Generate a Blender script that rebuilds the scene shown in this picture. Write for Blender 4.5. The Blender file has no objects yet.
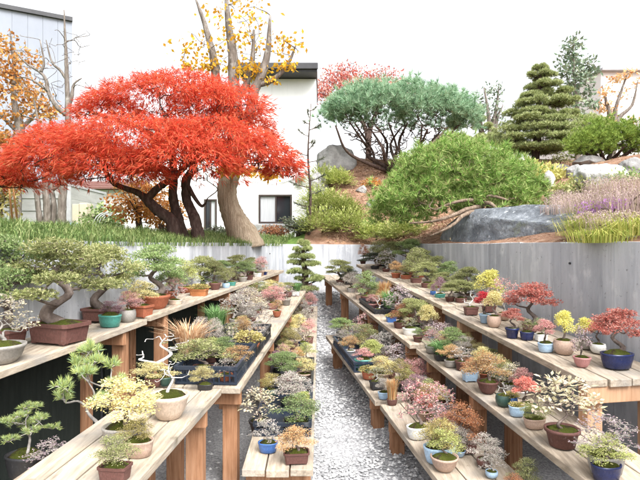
import bpy, math, random
import numpy as np
from mathutils import Vector, noise

R = np.random.default_rng(11)
random.seed(5)
F, HZ, CZ = 520.0, 246.0, 1.6          # focal length in photo pixels, horizon row, eye height
SC = bpy.context.scene
COL = SC.collection


def pix(px, py, Y):
    return np.array([(px - 320) / F * Y, Y, CZ + (HZ - py) / F * Y])


def unit(a):
    a = np.asarray(a, float)
    return a / (np.linalg.norm(a, axis=-1, keepdims=True) + 1e-9)


def sstep(a, b, x):
    t = min(1, max(0, (x - a) / (b - a)))
    return t * t * (3 - 2 * t)


# ------------------------------------------------------------------ mesh helper
class MB:
    def __init__(self):
        self.v, self.f, self.n = [], [], 0

    def add(self, v, f):
        v = np.asarray(v, float).reshape(-1, 3)
        f = np.asarray(f, int)
        self.v.append(v)
        self.f.append(f + self.n)
        self.n += len(v)

    def box(self, c, s, ax=None, jit=0):
        ax = np.eye(3) if ax is None else np.asarray(ax)
        sg = np.array([[-1, -1, -1], [1, -1, -1], [1, 1, -1], [-1, 1, -1], [-1, -1, 1], [1, -1, 1], [1, 1, 1], [-1, 1, 1]]) * .5
        v = np.asarray(c) + (sg * np.asarray(s)) @ ax
        self.hexa(v)

    def hexa(self, v):
        self.add(v, [[0, 3, 2, 1], [4, 5, 6, 7], [0, 1, 5, 4], [1, 2, 6, 5], [2, 3, 7, 6], [3, 0, 4, 7]])

    def data(self, name, origin=(0, 0, 0), smooth=False):
        me = bpy.data.meshes.new(name)
        v = np.concatenate(self.v) - np.asarray(origin, float)
        faces = []
        for f in self.f:
            faces.extend(f.tolist())
        me.from_pydata(v.tolist(), [], faces)
        if smooth:
            me.polygons.foreach_set('use_smooth', [True] * len(me.polygons))
        me.update()
        return me

    def build(self, name, mat, parent=None, origin=(0, 0, 0), smooth=False, bevel=0):
        me = self.data(name, origin, smooth)
        me.materials.append(mat)
        o = bpy.data.objects.new(name, me)
        COL.objects.link(o)
        if parent is not None:
            o.parent = parent
        else:
            o.location = origin
        if bevel:
            m = o.modifiers.new('bevel', 'BEVEL')
            m.width = bevel
            m.segments = 2
        return o


def tag(o, label=None, cat=None, group=None, kind=None):
    if label: o['label'] = label
    if cat: o['category'] = cat
    if group: o['group'] = group
    if kind: o['kind'] = kind
    return o


def empty(name, loc, label, cat, group=None, rz=0):
    o = bpy.data.objects.new(name, None)
    COL.objects.link(o)
    o.empty_display_size = .05
    o.location = loc
    o.rotation_euler = (0, 0, rz)
    return tag(o, label, cat, group)


# ------------------------------------------------------------------ shapes
def smooth_path(pts, n=6):
    pts = [np.asarray(p, float) for p in pts]
    if len(pts) < 3:
        return np.array([pts[0] + (pts[-1] - pts[0]) * t for t in np.linspace(0, 1, n + 1)])
    P = [2 * pts[0] - pts[1]] + pts + [2 * pts[-1] - pts[-2]]
    out = []
    for i in range(1, len(P) - 2):
        for t in np.linspace(0, 1, n, endpoint=False):
            a, b, c, d = P[i - 1], P[i], P[i + 1], P[i + 2]
            out.append(.5 * ((2 * b) + (c - a) * t + (2 * a - 5 * b + 4 * c - d) * t * t + (3 * b - a - 3 * c + d) * t ** 3))
    out.append(P[-2])
    return np.array(out)


def tube(mb, pts, radii, seg=7, bump=0., cap=True):
    pts = np.asarray(pts, float)
    n = len(pts)
    rad = np.interp(np.linspace(0, 1, n), np.linspace(0, 1, len(radii)), radii)
    tan = unit(np.gradient(pts, axis=0))
    ref = np.array([.31, .77, .55])
    a = unit(np.cross(tan, ref))
    b = np.cross(tan, a)
    th = np.linspace(0, 2 * np.pi, seg, endpoint=False)
    rr = rad[:, None] * (1 + bump * R.normal(0, 1, (n, seg)))
    v = pts[:, None, :] + rr[..., None] * (np.cos(th)[None, :, None] * a[:, None, :] + np.sin(th)[None, :, None] * b[:, None, :])
    f = []
    for i in range(n - 1):
        for j in range(seg):
            k = (j + 1) % seg
            f.append([i * seg + j, i * seg + k, (i + 1) * seg + k, (i + 1) * seg + j])
    base = mb.n
    mb.add(v.reshape(-1, 3), f)
    if cap:
        mb.f.append(np.array([[base + (n - 1) * seg + j for j in range(seg)]]))
        mb.f.append(np.array([[base + j for j in range(seg)][::-1]]))


def diamonds(mb, P, D, N, L, W):
    P, D = np.asarray(P), unit(D)
    S = unit(np.cross(D, N))
    L = np.broadcast_to(L, len(P))[:, None]
    W = np.broadcast_to(W, len(P))[:, None]
    up = np.cross(S, D)
    v = np.stack([P, P + D * L * .45 + S * W * .5 + up * W * .12, P + D * L, P + D * L * .45 - S * W * .5 + up * W * .12], 1)
    mb.add(v.reshape(-1, 3), np.arange(len(P) * 4).reshape(-1, 4))


def rdir(n):
    return unit(R.normal(0, 1, (n, 3)))


def tufts(mb, P, D, k, L, W, spread):
    """needle tufts: k thin triangles fanning round each direction"""
    n = len(P)
    D = unit(D)
    P2 = np.repeat(P, k, 0)
    D2 = unit(np.repeat(D, k, 0) + spread * R.normal(0, 1, (n * k, 3)))
    Ls = (np.repeat(np.broadcast_to(L, n), k) * R.uniform(.7, 1.15, n * k))[:, None]
    S = unit(np.cross(D2, rdir(n * k))) * W * .5
    v = np.stack([P2 + S, P2 - S, P2 + D2 * Ls], 1)
    mb.add(v.reshape(-1, 3), np.arange(n * k * 3).reshape(-1, 3))


def blades(mb, P, H, W, lean, droop=.5, dirs=None):
    n = len(P)
    H = np.broadcast_to(H, n)[:, None]
    a = R.uniform(0, 2 * np.pi, n)
    o = np.stack([np.cos(a), np.sin(a), np.zeros(n)], 1) if dirs is None else dirs
    ln = (np.broadcast_to(lean, n) * R.uniform(.3, 1.3, n))[:, None]
    s = np.stack([-o[:, 1], o[:, 0], np.zeros(n)], 1) * W * .5
    z = np.array([0, 0, 1.])
    m = P + o * H * ln * .35 + z * H * .6
    t = P + o * H * ln * 1.1 + z * H * (1 - droop * ln * .8)
    v = np.stack([P + s, P - s, m - s * .8, m + s * .8, t], 1)
    base = np.arange(n)[:, None] * 5
    mb.add(v.reshape(-1, 3), base + np.array([0, 1, 2, 3]))
    mb.f.append(base + np.array([3, 2, 4]) + mb.n - n * 5)


def shell(n, c, r, zmin=-.3, lo=.75, hi=1.03):
    """points in the outer shell of an ellipsoid and their outward normals"""
    d = rdir(n * 3)
    d = d[d[:, 2] > zmin][:n]
    rad = R.uniform(lo, hi, len(d))[:, None]
    r = np.asarray(r)
    # lumpy outline
    lump = np.array([1 + .13 * noise.noise(Vector(x * 2.6) + Vector(c) * 3) for x in d])[:, None]
    return np.asarray(c) + d * r * rad * lump, unit(d / r)


def lathe(mb, prof, seg=24, exp=2., asp=1.):
    th = np.linspace(0, 2 * np.pi, seg, endpoint=False) + (np.pi / seg if exp > 3 else 0)
    c, s = np.cos(th), np.sin(th)
    k = (np.abs(c) ** exp + np.abs(s) ** exp) ** (-1 / exp)
    c, s = c * k, s * k * asp
    v = np.array([[[r * c[j], r * s[j], z] for j in range(seg)] for r, z in prof])
    f = []
    for i in range(len(prof) - 1):
        for j in range(seg):
            q = (j + 1) % seg
            f.append([i * seg + j, i * seg + q, (i + 1) * seg + q, (i + 1) * seg + j])
    base = mb.n
    mb.add(v.reshape(-1, 3), f)
    mb.f.append(np.array([[base + j for j in range(seg)][::-1]]))


def attach(mb, nodes, targets, r0=.012, r1=.004, wig=.12, seg=5):
    """grow a branch from the nearest skeleton node to every target"""
    for t in targets:
        N = np.array([q[0] for q in nodes])
        dv = t - N
        d = np.linalg.norm(dv, axis=1) + np.maximum(0, -dv[:, 2]) * .6
        i = int(np.argmin(d))
        a, ra = nodes[i]
        L = np.linalg.norm(t - a)
        if L < .02: continue
        m1 = a + (t - a) * .35 + R.normal(0, wig * L, 3) * [1, 1, .7]
        m2 = a + (t - a) * .7 + R.normal(0, wig * L, 3) * [1, 1, .7]
        p = smooth_path([a, m1, m2, t], 3)
        rs = min(ra * .75, r0 * (.5 + L))
        rs = max(rs, r1)
        tube(mb, p, [rs, r1], seg, .08, cap=False)
        for j, q in enumerate(p[2:]):
            nodes.append((q, rs + (r1 - rs) * (j + 2) / len(p)))


def limb(mb, nodes, pts, radii, seg=9, n=6, bump=.07):
    p = smooth_path(pts, n)
    tube(mb, p, radii, seg, bump)
    rr = np.interp(np.linspace(0, 1, len(p)), np.linspace(0, 1, len(radii)), radii)
    for q, r in zip(p[len(p) // 4:], rr[len(p) // 4:]):
        nodes.append((q, r))


# ------------------------------------------------------------------ materials
def nt(name):
    m = bpy.data.materials.new(name)
    m.use_nodes = True
    t = m.node_tree
    t.nodes.clear()
    out = t.nodes.new('ShaderNodeOutputMaterial')
    return m, t, out


def ramp(t, cols, fac):
    r = t.nodes.new('ShaderNodeValToRGB')
    e = r.color_ramp.elements
    while len(e) < len(cols): e.new(.5)
    for i, c in enumerate(cols):
        e[i].position = i / max(1, len(cols) - 1)
        e[i].color = (*c, 1)
    t.links.new(fac, r.inputs[0])
    return r.outputs[0]


def leafmat(name, cols, trans=.35, vary=.25):
    m, t, out = nt(name)
    g = t.nodes.new('ShaderNodeNewGeometry')
    c = ramp(t, cols, g.outputs['Random Per Island'])
    oi = t.nodes.new('ShaderNodeObjectInfo')
    mr = t.nodes.new('ShaderNodeMapRange')
    mr.inputs[3].default_value = 1 - vary
    mr.inputs[4].default_value = 1 + vary
    t.links.new(oi.outputs['Random'], mr.inputs[0])
    h = t.nodes.new('ShaderNodeHueSaturation')
    t.links.new(c, h.inputs['Color'])
    t.links.new(mr.outputs[0], h.inputs['Value'])
    d = t.nodes.new('ShaderNodeBsdfPrincipled')
    d.inputs['Roughness'].default_value = .6
    d.inputs['Specular IOR Level'].default_value = .25
    tr = t.nodes.new('ShaderNodeBsdfTranslucent')
    mx = t.nodes.new('ShaderNodeMixShader')
    mx.inputs[0].default_value = trans
    t.links.new(h.outputs[0], d.inputs['Base Color'])
    t.links.new(h.outputs[0], tr.inputs[0])
    t.links.new(d.outputs[0], mx.inputs[1])
    t.links.new(tr.outputs[0], mx.inputs[2])
    t.links.new(mx.outputs[0], out.inputs[0])
    return m


def surf(name, cols, scale=6, stretch=(1, 1, 1), rough=.8, bump=.3, bscale=None, spec=.3, detail=6, coord='Object', obj_vary=0., rot=(0, 0, 0), layers=None, bdist=.02, island=0.):
    """noise-coloured, bumped principled surface; layers: [(scale, stretch, lo, hi, colour)] masks on top"""
    m, t, out = nt(name)
    tc = t.nodes.new('ShaderNodeTexCoord')

    def nz(sc, st, det=6):
        mp = t.nodes.new('ShaderNodeMapping')
        mp.inputs['Scale'].default_value = st
        mp.inputs['Rotation'].default_value = rot
        t.links.new(tc.outputs[coord], mp.inputs[0])
        n = t.nodes.new('ShaderNodeTexNoise')
        n.inputs['Scale'].default_value = sc
        n.inputs['Detail'].default_value = det
        n.inputs['Roughness'].default_value = .62
        t.links.new(mp.outputs[0], n.inputs[0])
        return n.outputs[0]
    n = nz(scale, stretch, detail)
    mr = t.nodes.new('ShaderNodeMapRange')
    mr.inputs[1].default_value = .28
    mr.inputs[2].default_value = .72
    t.links.new(n, mr.inputs[0])
    c = ramp(t, cols, mr.outputs[0])
    for (sc, st, lo, hi, colr) in (layers or []):
        k = t.nodes.new('ShaderNodeMapRange')
        k.inputs[1].default_value = lo
        k.inputs[2].default_value = hi
        t.links.new(nz(sc, st), k.inputs[0])
        x = t.nodes.new('ShaderNodeMix')
        x.data_type = 'RGBA'
        t.links.new(k.outputs[0], x.inputs[0])
        t.links.new(c, x.inputs[6])
        x.inputs[7].default_value = (*colr, 1)
        c = x.outputs[2]
    if obj_vary:
        oi = t.nodes.new('ShaderNodeObjectInfo')
        k = t.nodes.new('ShaderNodeMapRange')
        k.inputs[3].default_value = 1 - obj_vary
        k.inputs[4].default_value = 1 + obj_vary
        t.links.new(oi.outputs['Random'], k.inputs[0])
        h = t.nodes.new('ShaderNodeHueSaturation')
        t.links.new(c, h.inputs['Color'])
        t.links.new(k.outputs[0], h.inputs['Value'])
        c = h.outputs[0]
    if island:
        ge = t.nodes.new('ShaderNodeNewGeometry')
        k = t.nodes.new('ShaderNodeMapRange')
        k.inputs[3].default_value = 1 - island
        k.inputs[4].default_value = 1 + island * .6
        t.links.new(ge.outputs['Random Per Island'], k.inputs[0])
        h = t.nodes.new('ShaderNodeHueSaturation')
        t.links.new(c, h.inputs['Color'])
        t.links.new(k.outputs[0], h.inputs['Value'])
        c = h.outputs[0]
    p = t.nodes.new('ShaderNodeBsdfPrincipled')
    p.inputs['Roughness'].default_value = rough
    p.inputs['Specular IOR Level'].default_value = spec
    t.links.new(c, p.inputs['Base Color'])
    if bump:
        b = t.nodes.new('ShaderNodeBump')
        b.inputs['Strength'].default_value = bump
        b.inputs['Distance'].default_value = bdist
        t.links.new(nz(bscale or scale * 3, stretch), b.inputs['Height'])
        t.links.new(b.outputs[0], p.inputs['Normal'])
    t.links.new(p.outputs[0], out.inputs[0])
    return m


def glassmat(name, col=(.02, .025, .03)):
    m, t, out = nt(name)
    p = t.nodes.new('ShaderNodeBsdfPrincipled')
    p.inputs['Base Color'].default_value = (*col, 1)
    p.inputs['Roughness'].default_value = .06
    p.inputs['Specular IOR Level'].default_value = .6
    t.links.new(p.outputs[0], out.inputs[0])
    return m


M = {}
M['wood'] = surf('weathered_wood', [(.22, .18, .14), (.38, .315, .245), (.51, .44, .36)], 3, (14, 1.2, 14), .85, .35, 5, .15, obj_vary=.08, rot=(0, 0, -.19),
                 layers=[(2.6, (1, 1, 1), .48, .70, (.27, .25, .225)), (5, (1, 1, 1), .60, .72, (.19, .165, .12)), (7, (5, .8, 5), .60, .74, (.20, .16, .125)), (24, (14, .6, 14), .66, .72, (.10, .075, .055)), (15, (1, 1, 1), .69, .74, (.14, .10, .07))], bdist=.012, island=.2)
M['wood_l'] = surf('weathered_wood_pale', [(.24, .195, .15), (.40, .335, .26), (.53, .46, .37)], 3, (14, 1.2, 14), .85, .35, 5, .15, obj_vary=.08, rot=(0, 0, .2),
                   layers=[(2.6, (1, 1, 1), .48, .70, (.27, .25, .225)), (5, (1, 1, 1), .60, .72, (.19, .165, .12)), (7, (5, .8, 5), .60, .74, (.20, .16, .125)), (24, (14, .6, 14), .66, .72, (.10, .075, .055)), (15, (1, 1, 1), .69, .74, (.14, .10, .07))], bdist=.012, island=.2)
M['post'] = surf('brown_post_wood', [(.20, .095, .05), (.32, .165, .09), (.42, .24, .145)], 3, (16, 16, 1.3), .8, .3, 5, .15, obj_vary=.15,
                 layers=[(14, (1, 1, .6), .66, .72, (.09, .04, .02))], bdist=.01)
M['newpost'] = surf('pale_post_wood', [(.36, .20, .115), (.45, .27, .165), (.52, .34, .22)], 3, (16, 16, 1.1), .75, .25, 5, .15,
                    layers=[(16, (1, 1, .6), .68, .74, (.15, .07, .04))], bdist=.008)
def wallmat(name, k):
    c = lambda a: tuple(x * k for x in a)
    return surf(name, [c((.20, .21, .23)), c((.31, .32, .345)), c((.42, .43, .45))], 1.5, (1.6, 1.6, .55), .85, .35, 26, .2, detail=9,
                layers=[(3.2, (2.6, 2.6, .22), .50, .78, c((.50, .515, .54))), (2.1, (3.5, 3.5, .16), .58, .80, c((.15, .155, .17))), (7, (1, 1, .6), .58, .74, c((.46, .47, .48))),
                        (9, (4, 4, .05), .66, .74, c((.56, .57, .59))), (34, (1, 1, 1), .64, .70, c((.17, .17, .175)))], bdist=.012)


M['wall'] = wallmat('streaked_concrete', 1.22)
M['wall_l'] = wallmat('streaked_concrete_pale', 1.35)
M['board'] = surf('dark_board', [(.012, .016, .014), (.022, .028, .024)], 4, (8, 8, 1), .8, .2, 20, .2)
M['gravel'] = surf('gravel', [(.17, .17, .175), (.34, .34, .35), (.52, .52, .53)], 60, (1, 1, 1), .9, .9, 75, .2, bdist=.02)
M['stone'] = leafmat('gravel_stones', [(.18, .185, .19), (.36, .36, .37), (.50, .495, .49), (.66, .66, .66)], 0, 0)
M['earth'] = surf('dry_earth', [(.10, .075, .05), (.17, .13, .09), (.22, .18, .13)], 5, (1, 1, 1), .95, .5, 40)
M['soil'] = surf('needle_soil', [(.13, .07, .045), (.24, .14, .095), (.34, .23, .17)], 9, (1, 1, 1), .95, .8, 45, .1,
                 layers=[(3, (1, 1, 1), .52, .62, (.32, .19, .12)), (25, (1, 1, 1), .6, .7, (.40, .33, .24))], bdist=.03)
M['turf'] = surf('turf', [(.05, .09, .02), (.09, .15, .035), (.13, .2, .05)], 12, (1, 1, 1), .95, .8, 60, .1)
M['bark'] = surf('dark_bark', [(.035, .022, .018), (.075, .05, .042), (.13, .095, .08)], 9, (3, 3, .8), .9, .8, 18, .15, bdist=.03)
M['bark_grey'] = surf('grey_bark', [(.09, .075, .062), (.17, .145, .125), (.29, .26, .23)], 7, (3, 3, .7), .9, .8, 16, .15, bdist=.03,
                      layers=[(5, (1, 1, 1), .6, .7, (.33, .32, .29))])
M['bark_mid'] = surf('brown_pine_bark', [(.10, .07, .05), (.21, .155, .115), (.33, .265, .20)], 9, (3, 3, .8), .9, .9, 20, .15, bdist=.03)
M['bark_tan'] = surf('tan_bark', [(.19, .145, .10), (.29, .23, .165), (.39, .325, .245)], 5, (5, 5, .5), .9, .8, 9, .15, bdist=.04)
M['bonsai_bark'] = surf('bonsai_bark', [(.06, .045, .04), (.14, .11, .095), (.25, .21, .19)], 14, (1, 1, .5), .9, .6, 40, .15, obj_vary=.3, bdist=.01)
M['pale_bark'] = surf('pale_bonsai_bark', [(.17, .15, .14), (.29, .27, .25), (.40, .38, .36)], 14, (1, 1, .4), .9, .5, 40, .1, bdist=.01)
M['deadwood'] = surf('silver_deadwood', [(.30, .28, .26), (.48, .46, .44), (.62, .6, .58)], 14, (1, 1, .4), .85, .5, 40, .2, bdist=.01)
M['moss'] = surf('moss', [(.05, .07, .015), (.13, .16, .03), (.24, .23, .06)], 26, (1, 1, 1), 1, 1, 60, .05, obj_vary=.35, bdist=.03, layers=[(2.6, (1, 1, 1), .52, .60, (.085, .06, .045)), (6, (1, 1, 1), .60, .68, (.26, .21, .11)), (40, (1, 1, 1), .66, .7, (.34, .30, .24))])
M['rock_dark'] = surf('blue_grey_rock', [(.06, .068, .08), (.135, .15, .17), (.25, .27, .295)], 4, (1, 1, 1), .75, .9, 9, .35, bdist=.06,
                      layers=[(13, (1, 1, 1), .58, .68, (.36, .38, .40)), (3, (1, 1, 1), .58, .72, (.22, .24, .25)), (2.4, (1, 1, 1), .62, .7, (.17, .19, .13))])
M['rock_pale'] = surf('pale_rock', [(.30, .30, .30), (.47, .47, .46), (.62, .62, .60)], 5, (1, 1, 1), .85, .8, 12, .2, bdist=.04,
                      layers=[(9, (1, 1, 1), .6, .7, (.17, .17, .17))])
M['rock_grey'] = surf('grey_rock', [(.15, .145, .145), (.26, .255, .25), (.38, .37, .36)], 5, (1, 1, 1), .85, .8, 12, .2, bdist=.04)
M['render'] = surf('white_render', [(.74, .74, .74), (.80, .80, .80), (.83, .83, .83)], 1.2, (1, 1, .4), .8, .08, 60, .2,
                   layers=[(3, (3, 3, .12), .58, .85, (.58, .58, .56)), (.6, (1, 1, 1), .5, .8, (.68, .68, .67))])
M['grey_clad'] = surf('grey_cladding', [(.21, .23, .27), (.24, .26, .305), (.27, .29, .33)], .6, (1, 1, .5), .6, .05, 20, .3)
M['siding'] = surf('grey_siding', [(.27, .268, .26), (.33, .327, .318), (.38, .377, .367)], 1.5, (1, 1, 5), .7, .1, 20, .2)
M['dark_metal'] = surf('dark_eave', [(.035, .035, .04), (.06, .06, .065)], 3, (1, 1, 1), .5, .05, 20)
M['frame'] = surf('brown_frame', [(.035, .025, .022), (.055, .04, .035)], 5, (1, 1, 1), .45, .05, 20)
M['glass'] = glassmat('dark_glass')
M['curtain'] = surf('pale_blind', [(.36, .37, .39), (.45, .46, .48)], 6, (6, 1, .3), .5, .1, 20)
M['tile_red'] = surf('brown_roof', [(.13, .06, .05), (.2, .1, .085)], 6, (1, 1, 6), .7, .3, 20)
M['beige'] = surf('beige_panel', [(.42, .36, .27), (.5, .44, .35)], 3, (1, 1, 1), .8, .1, 20)
M['bamboo'] = surf('bamboo', [(.30, .15, .05), (.42, .24, .09)], 6, (1, 1, 3), .6, .2, 20)
M['dark_metal'] = surf('dark_eave', [(.035, .035, .04), (.06, .06, .065)], 3, (1, 1, 1), .5, .05, 20)
M['hose'] = surf('pale_hose', [(.55, .58, .6), (.65, .67, .68)], 6, (1, 1, 1), .4, 0)
M['galv'] = surf('grey_metal', [(.3, .3, .31), (.4, .4, .41)], 6, (1, 1, 1), .35, .05, 20, .5)


def glaze(name, c, rough=.35, var=.25, spec=.45):
    a = tuple(x * (1 - var) for x in c)
    b = tuple(min(.9, x * (1 + var)) for x in c)
    return surf(name, [a, c, b], 11, (1, 1, .6), rough, .12, 40, spec, obj_vary=.12, bdist=.006,
                layers=[(5, (1, 1, 2.5), .62, .8, tuple(x * .55 + .06 for x in c)), (3.5, (2, 2, 1), .62, .80, tuple(x * .6 + .16 for x in c)), (30, (1, 1, 1), .68, .74, tuple(x * .5 for x in c))])


POTC = {'brown': glaze('brown_clay', (.11, .05, .042), .6, .3, .3), 'terracotta': glaze('terracotta', (.30, .10, .055), .75, .25, .2),
        'orange': glaze('orange_clay', (.38, .15, .06), .7, .25, .2), 'teal': glaze('teal_glaze', (.06, .24, .20)),
        'navy': glaze('navy_glaze', (.014, .022, .085), .22), 'pale blue': glaze('pale_blue_glaze', (.30, .42, .55)),
        'blue': glaze('blue_glaze', (.05, .13, .36), .25), 'cream': glaze('cream_glaze', (.55, .44, .35), .5), 'grey': glaze('grey_clay', (.25, .235, .215), .7),
        'pink': glaze('pink_clay', (.36, .17, .165), .6), 'white': glaze('white_glaze', (.62, .62, .6), .3), 'tan': glaze('tan_clay', (.38, .27, .21), .65),
        'dark green': glaze('dark_green_glaze', (.035, .075, .06), .3), 'black': glaze('black_clay', (.02, .02, .022), .5)}

LF = {'olive': leafmat('olive_leaves', [(.14, .17, .06), (.25, .28, .10), (.37, .38, .17), (.47, .45, .25)]),
      'green': leafmat('green_leaves', [(.11, .18, .06), (.20, .29, .10), (.31, .39, .17), (.42, .47, .25)]),
      'dark': leafmat('dark_leaves', [(.05, .065, .04), (.10, .12, .075), (.19, .20, .14)]),
      'lime': leafmat('lime_leaves', [(.24, .28, .08), (.38, .41, .14), (.50, .50, .22)]),
      'yellow': leafmat('yellow_leaves', [(.52, .49, .10), (.64, .60, .18), (.70, .67, .30)]),
      'cream': leafmat('cream_leaves', [(.50, .42, .16), (.62, .55, .26), (.70, .65, .38)]),
      'white': leafmat('white_leaves', [(.44, .40, .24), (.56, .51, .34), (.64, .59, .44), (.54, .40, .33)]),
      'silver': leafmat('silver_leaves', [(.26, .27, .21), (.40, .38, .33), (.52, .48, .44), (.46, .36, .35)]),
      'red': leafmat('red_leaves', [(.42, .02, .035), (.55, .04, .06), (.62, .10, .10)]),
      'coral': leafmat('coral_leaves', [(.46, .08, .07), (.60, .16, .13), (.66, .28, .21), (.64, .38, .32), (.52, .12, .10)]),
      'pink': leafmat('pink_leaves', [(.48, .16, .20), (.60, .28, .30), (.64, .42, .38), (.45, .35, .22)]),
      'orange': leafmat('orange_leaves', [(.42, .19, .07), (.54, .31, .14), (.58, .43, .24), (.46, .36, .18)]),
      'rust': leafmat('rust_leaves', [(.25, .09, .045), (.38, .16, .08), (.46, .26, .13)]),
      'purple': leafmat('purple_leaves', [(.12, .05, .09), (.24, .11, .17), (.38, .24, .29), (.30, .26, .16)]),
      'lilac': leafmat('lilac_leaves', [(.34, .25, .28), (.46, .34, .39), (.54, .45, .46), (.36, .34, .22)]),
      'mustard': leafmat('mustard_leaves', [(.27, .23, .07), (.39, .33, .12), (.49, .43, .21)]),
      'straw': leafmat('straw_blades', [(.45, .26, .14), (.58, .40, .25), (.66, .52, .36)]),
      'grass': leafmat('grass_blades', [(.10, .22, .07), (.18, .34, .12), (.28, .44, .18)]),
      'pine': leafmat('bonsai_needles', [(.20, .30, .12), (.34, .42, .14), (.50, .52, .20), (.28, .42, .28)]),
      'maple': leafmat('maple_leaves', [(.42, .025, .014), (.60, .06, .028), (.66, .12, .06), (.68, .19, .10), (.60, .06, .035), (.66, .20, .07)], .5, 0),
      'bluepine': leafmat('blue_pine_needles', [(.10, .20, .11), (.20, .36, .21), (.33, .48, .30), (.46, .58, .42)], .25, 0),
      'midpine': leafmat('pine_needles', [(.06, .15, .025), (.14, .28, .05), (.26, .41, .09), (.48, .54, .22), (.19, .34, .06), (.32, .25, .13)], .25, 0),
      'brightpine': leafmat('bright_pine_needles', [(.12, .20, .03), (.22, .32, .06), (.34, .42, .10)], .25, 0),
      'conifer': leafmat('conifer_needles', [(.14, .19, .07), (.28, .34, .12), (.44, .48, .21), (.56, .58, .32)], .2, .1),
      'farconifer': leafmat('far_conifer_needles', [(.10, .16, .10), (.18, .24, .16), (.27, .32, .22)], .2, .1),
      'juniper': leafmat('juniper_sprays', [(.15, .20, .04), (.28, .34, .08), (.44, .48, .15), (.56, .56, .26)], .25, .15),
      'hosta': leafmat('yellow_shrub_leaves', [(.40, .40, .10), (.55, .52, .18), (.64, .60, .30)], .35, .1),
      'autumn': leafmat('autumn_leaves', [(.34, .12, .03), (.48, .20, .05), (.56, .30, .09), (.40, .22, .09)], .35, .1),
      'gold': leafmat('gold_leaves', [(.60, .28, .02), (.70, .40, .03), (.72, .52, .06)], .4, .1),
      'lawn': leafmat('lawn_blades', [(.07, .125, .035), (.12, .19, .055), (.20, .27, .085), (.32, .35, .16)], .3, 0),
      'heather': leafmat('heather', [(.30, .22, .18), (.42, .32, .29), (.48, .36, .38), (.36, .34, .16)], .25, .1),
      'yellowgrass': leafmat('yellow_grass', [(.20, .28, .05), (.40, .42, .10), (.56, .50, .17)], .3, .1),
      'litter': leafmat('fallen_leaves', [(.12, .06, .04), (.28, .14, .09), (.40, .24, .16), (.54, .42, .28), (.24, .27, .09)], .1, 0),
      'violet': leafmat('violet_flowers', [(.36, .12, .46), (.48, .22, .58), (.56, .34, .62)], .3, .1)}

# ------------------------------------------------------------------ terrain
YEND = 9.7


def xl(y): return -2.3 + .235 * (y - 2.9)          # foot line of the left wall


def xr(y): return 2.2 - .183 * (y - 3.3)           # foot line of the right wall


def ground_z(y):
    return max(-.12, .09 * (y - 4.2)) + .1 * max(0, y - 7.8) ** 2 if y > 2.8 else -.12


def T(x, y):
    """height of the two planted terraces"""
    n = .05 * noise.noise(Vector((x * 1.1, y * 1.1, 0))) + .02 * noise.noise(Vector((x * 4, y * 4, 3)))
    h = 0
    dl = (xl(y) - x) * .973
    dr = (x - xr(y)) * .983
    de = y - YEND
    m = sstep(-.75, .3, x)
    if dl > 0: h = max(h, .13 * sstep(0, .9, dl) + .012 * min(dl, 5))
    if dr > 0: h = max(h, min(.34 * dr, 1.9) * (m if de > 0 else 1))
    if de > 0: h = max(h, (.12 * sstep(0, .6, de)) * (1 - m) + m * min(.57 * de, 2.28))
    edge = min(1, max(dl, dr, de) / .4)
    return 1.61 + h + n * edge


def hit(px, py, y0=3.0, y1=40):
    """where the sight line through a photo pixel meets the terraces"""
    y = y0
    while y < y1:
        p = pix(px, py, y)
        ins = p[0] < xl(y) or p[0] > xr(y) or y > YEND
        if ins and p[2] <= T(p[0], y): return p
        y += .03
    return pix(px, py, y1)


def grid(mb, fx, ys, us):
    ny, nu = len(ys), len(us)
    v = [[fx(u, y)[0], fx(u, y)[1], fx(u, y)[2]] for y in ys for u in us]
    f = [[i * nu + j, i * nu + j + 1, (i + 1) * nu + j + 1, (i + 1) * nu + j] for i in range(ny - 1) for j in range(nu - 1)]
    mb.add(v, f)


g = MB()
g.add([[-400, -400, -.3], [400, -400, -.3], [400, 400, -.3], [-400, 400, -.3]], [[0, 1, 2, 3]])
tag(g.build('ground', M['earth']), kind='structure')
g = MB()
grid(g, lambda u, y: (xl(y) + (xr(y) - xl(y)) * u, y, ground_z(y) + .012 * noise.noise(Vector((u * 12, y * 3, 0)))), np.linspace(-4, YEND, 90), np.linspace(0, 1, 24))
tag(g.build('gravel_path', M['gravel'], smooth=True), kind='structure')
off = np.concatenate([np.linspace(0, 2, 14), np.geomspace(2.2, 45, 26)])
g = MB()
grid(g, lambda u, y: (xl(y) - u, y, T(xl(y) - u - 1e-4, y)), np.linspace(-4, YEND, 60), off)
xs = -np.concatenate([[.3], np.geomspace(.35, 60, 40)])
grid(g, lambda u, y: (u, y, T(u, y + 1e-4)), YEND + np.concatenate([np.linspace(0, 4, 24), np.geomspace(4.3, 60, 24)]), xs)
tag(g.build('lawn', M['turf'], smooth=True), kind='structure')
g = MB()
grid(g, lambda u, y: (xr(y) + u, y, T(xr(y) + u + 1e-4, y)), np.linspace(-4, YEND, 90), off)
xs = np.concatenate([np.linspace(-.3, 9, 70), np.geomspace(9.3, 60, 22)])
grid(g, lambda u, y: (u, y, T(u, y + 1e-4)), YEND + np.concatenate([np.linspace(0, 6, 44), np.geomspace(6.3, 60, 18)]), xs)
tag(g.build('garden_bed', M['soil'], smooth=True), kind='structure')

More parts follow.
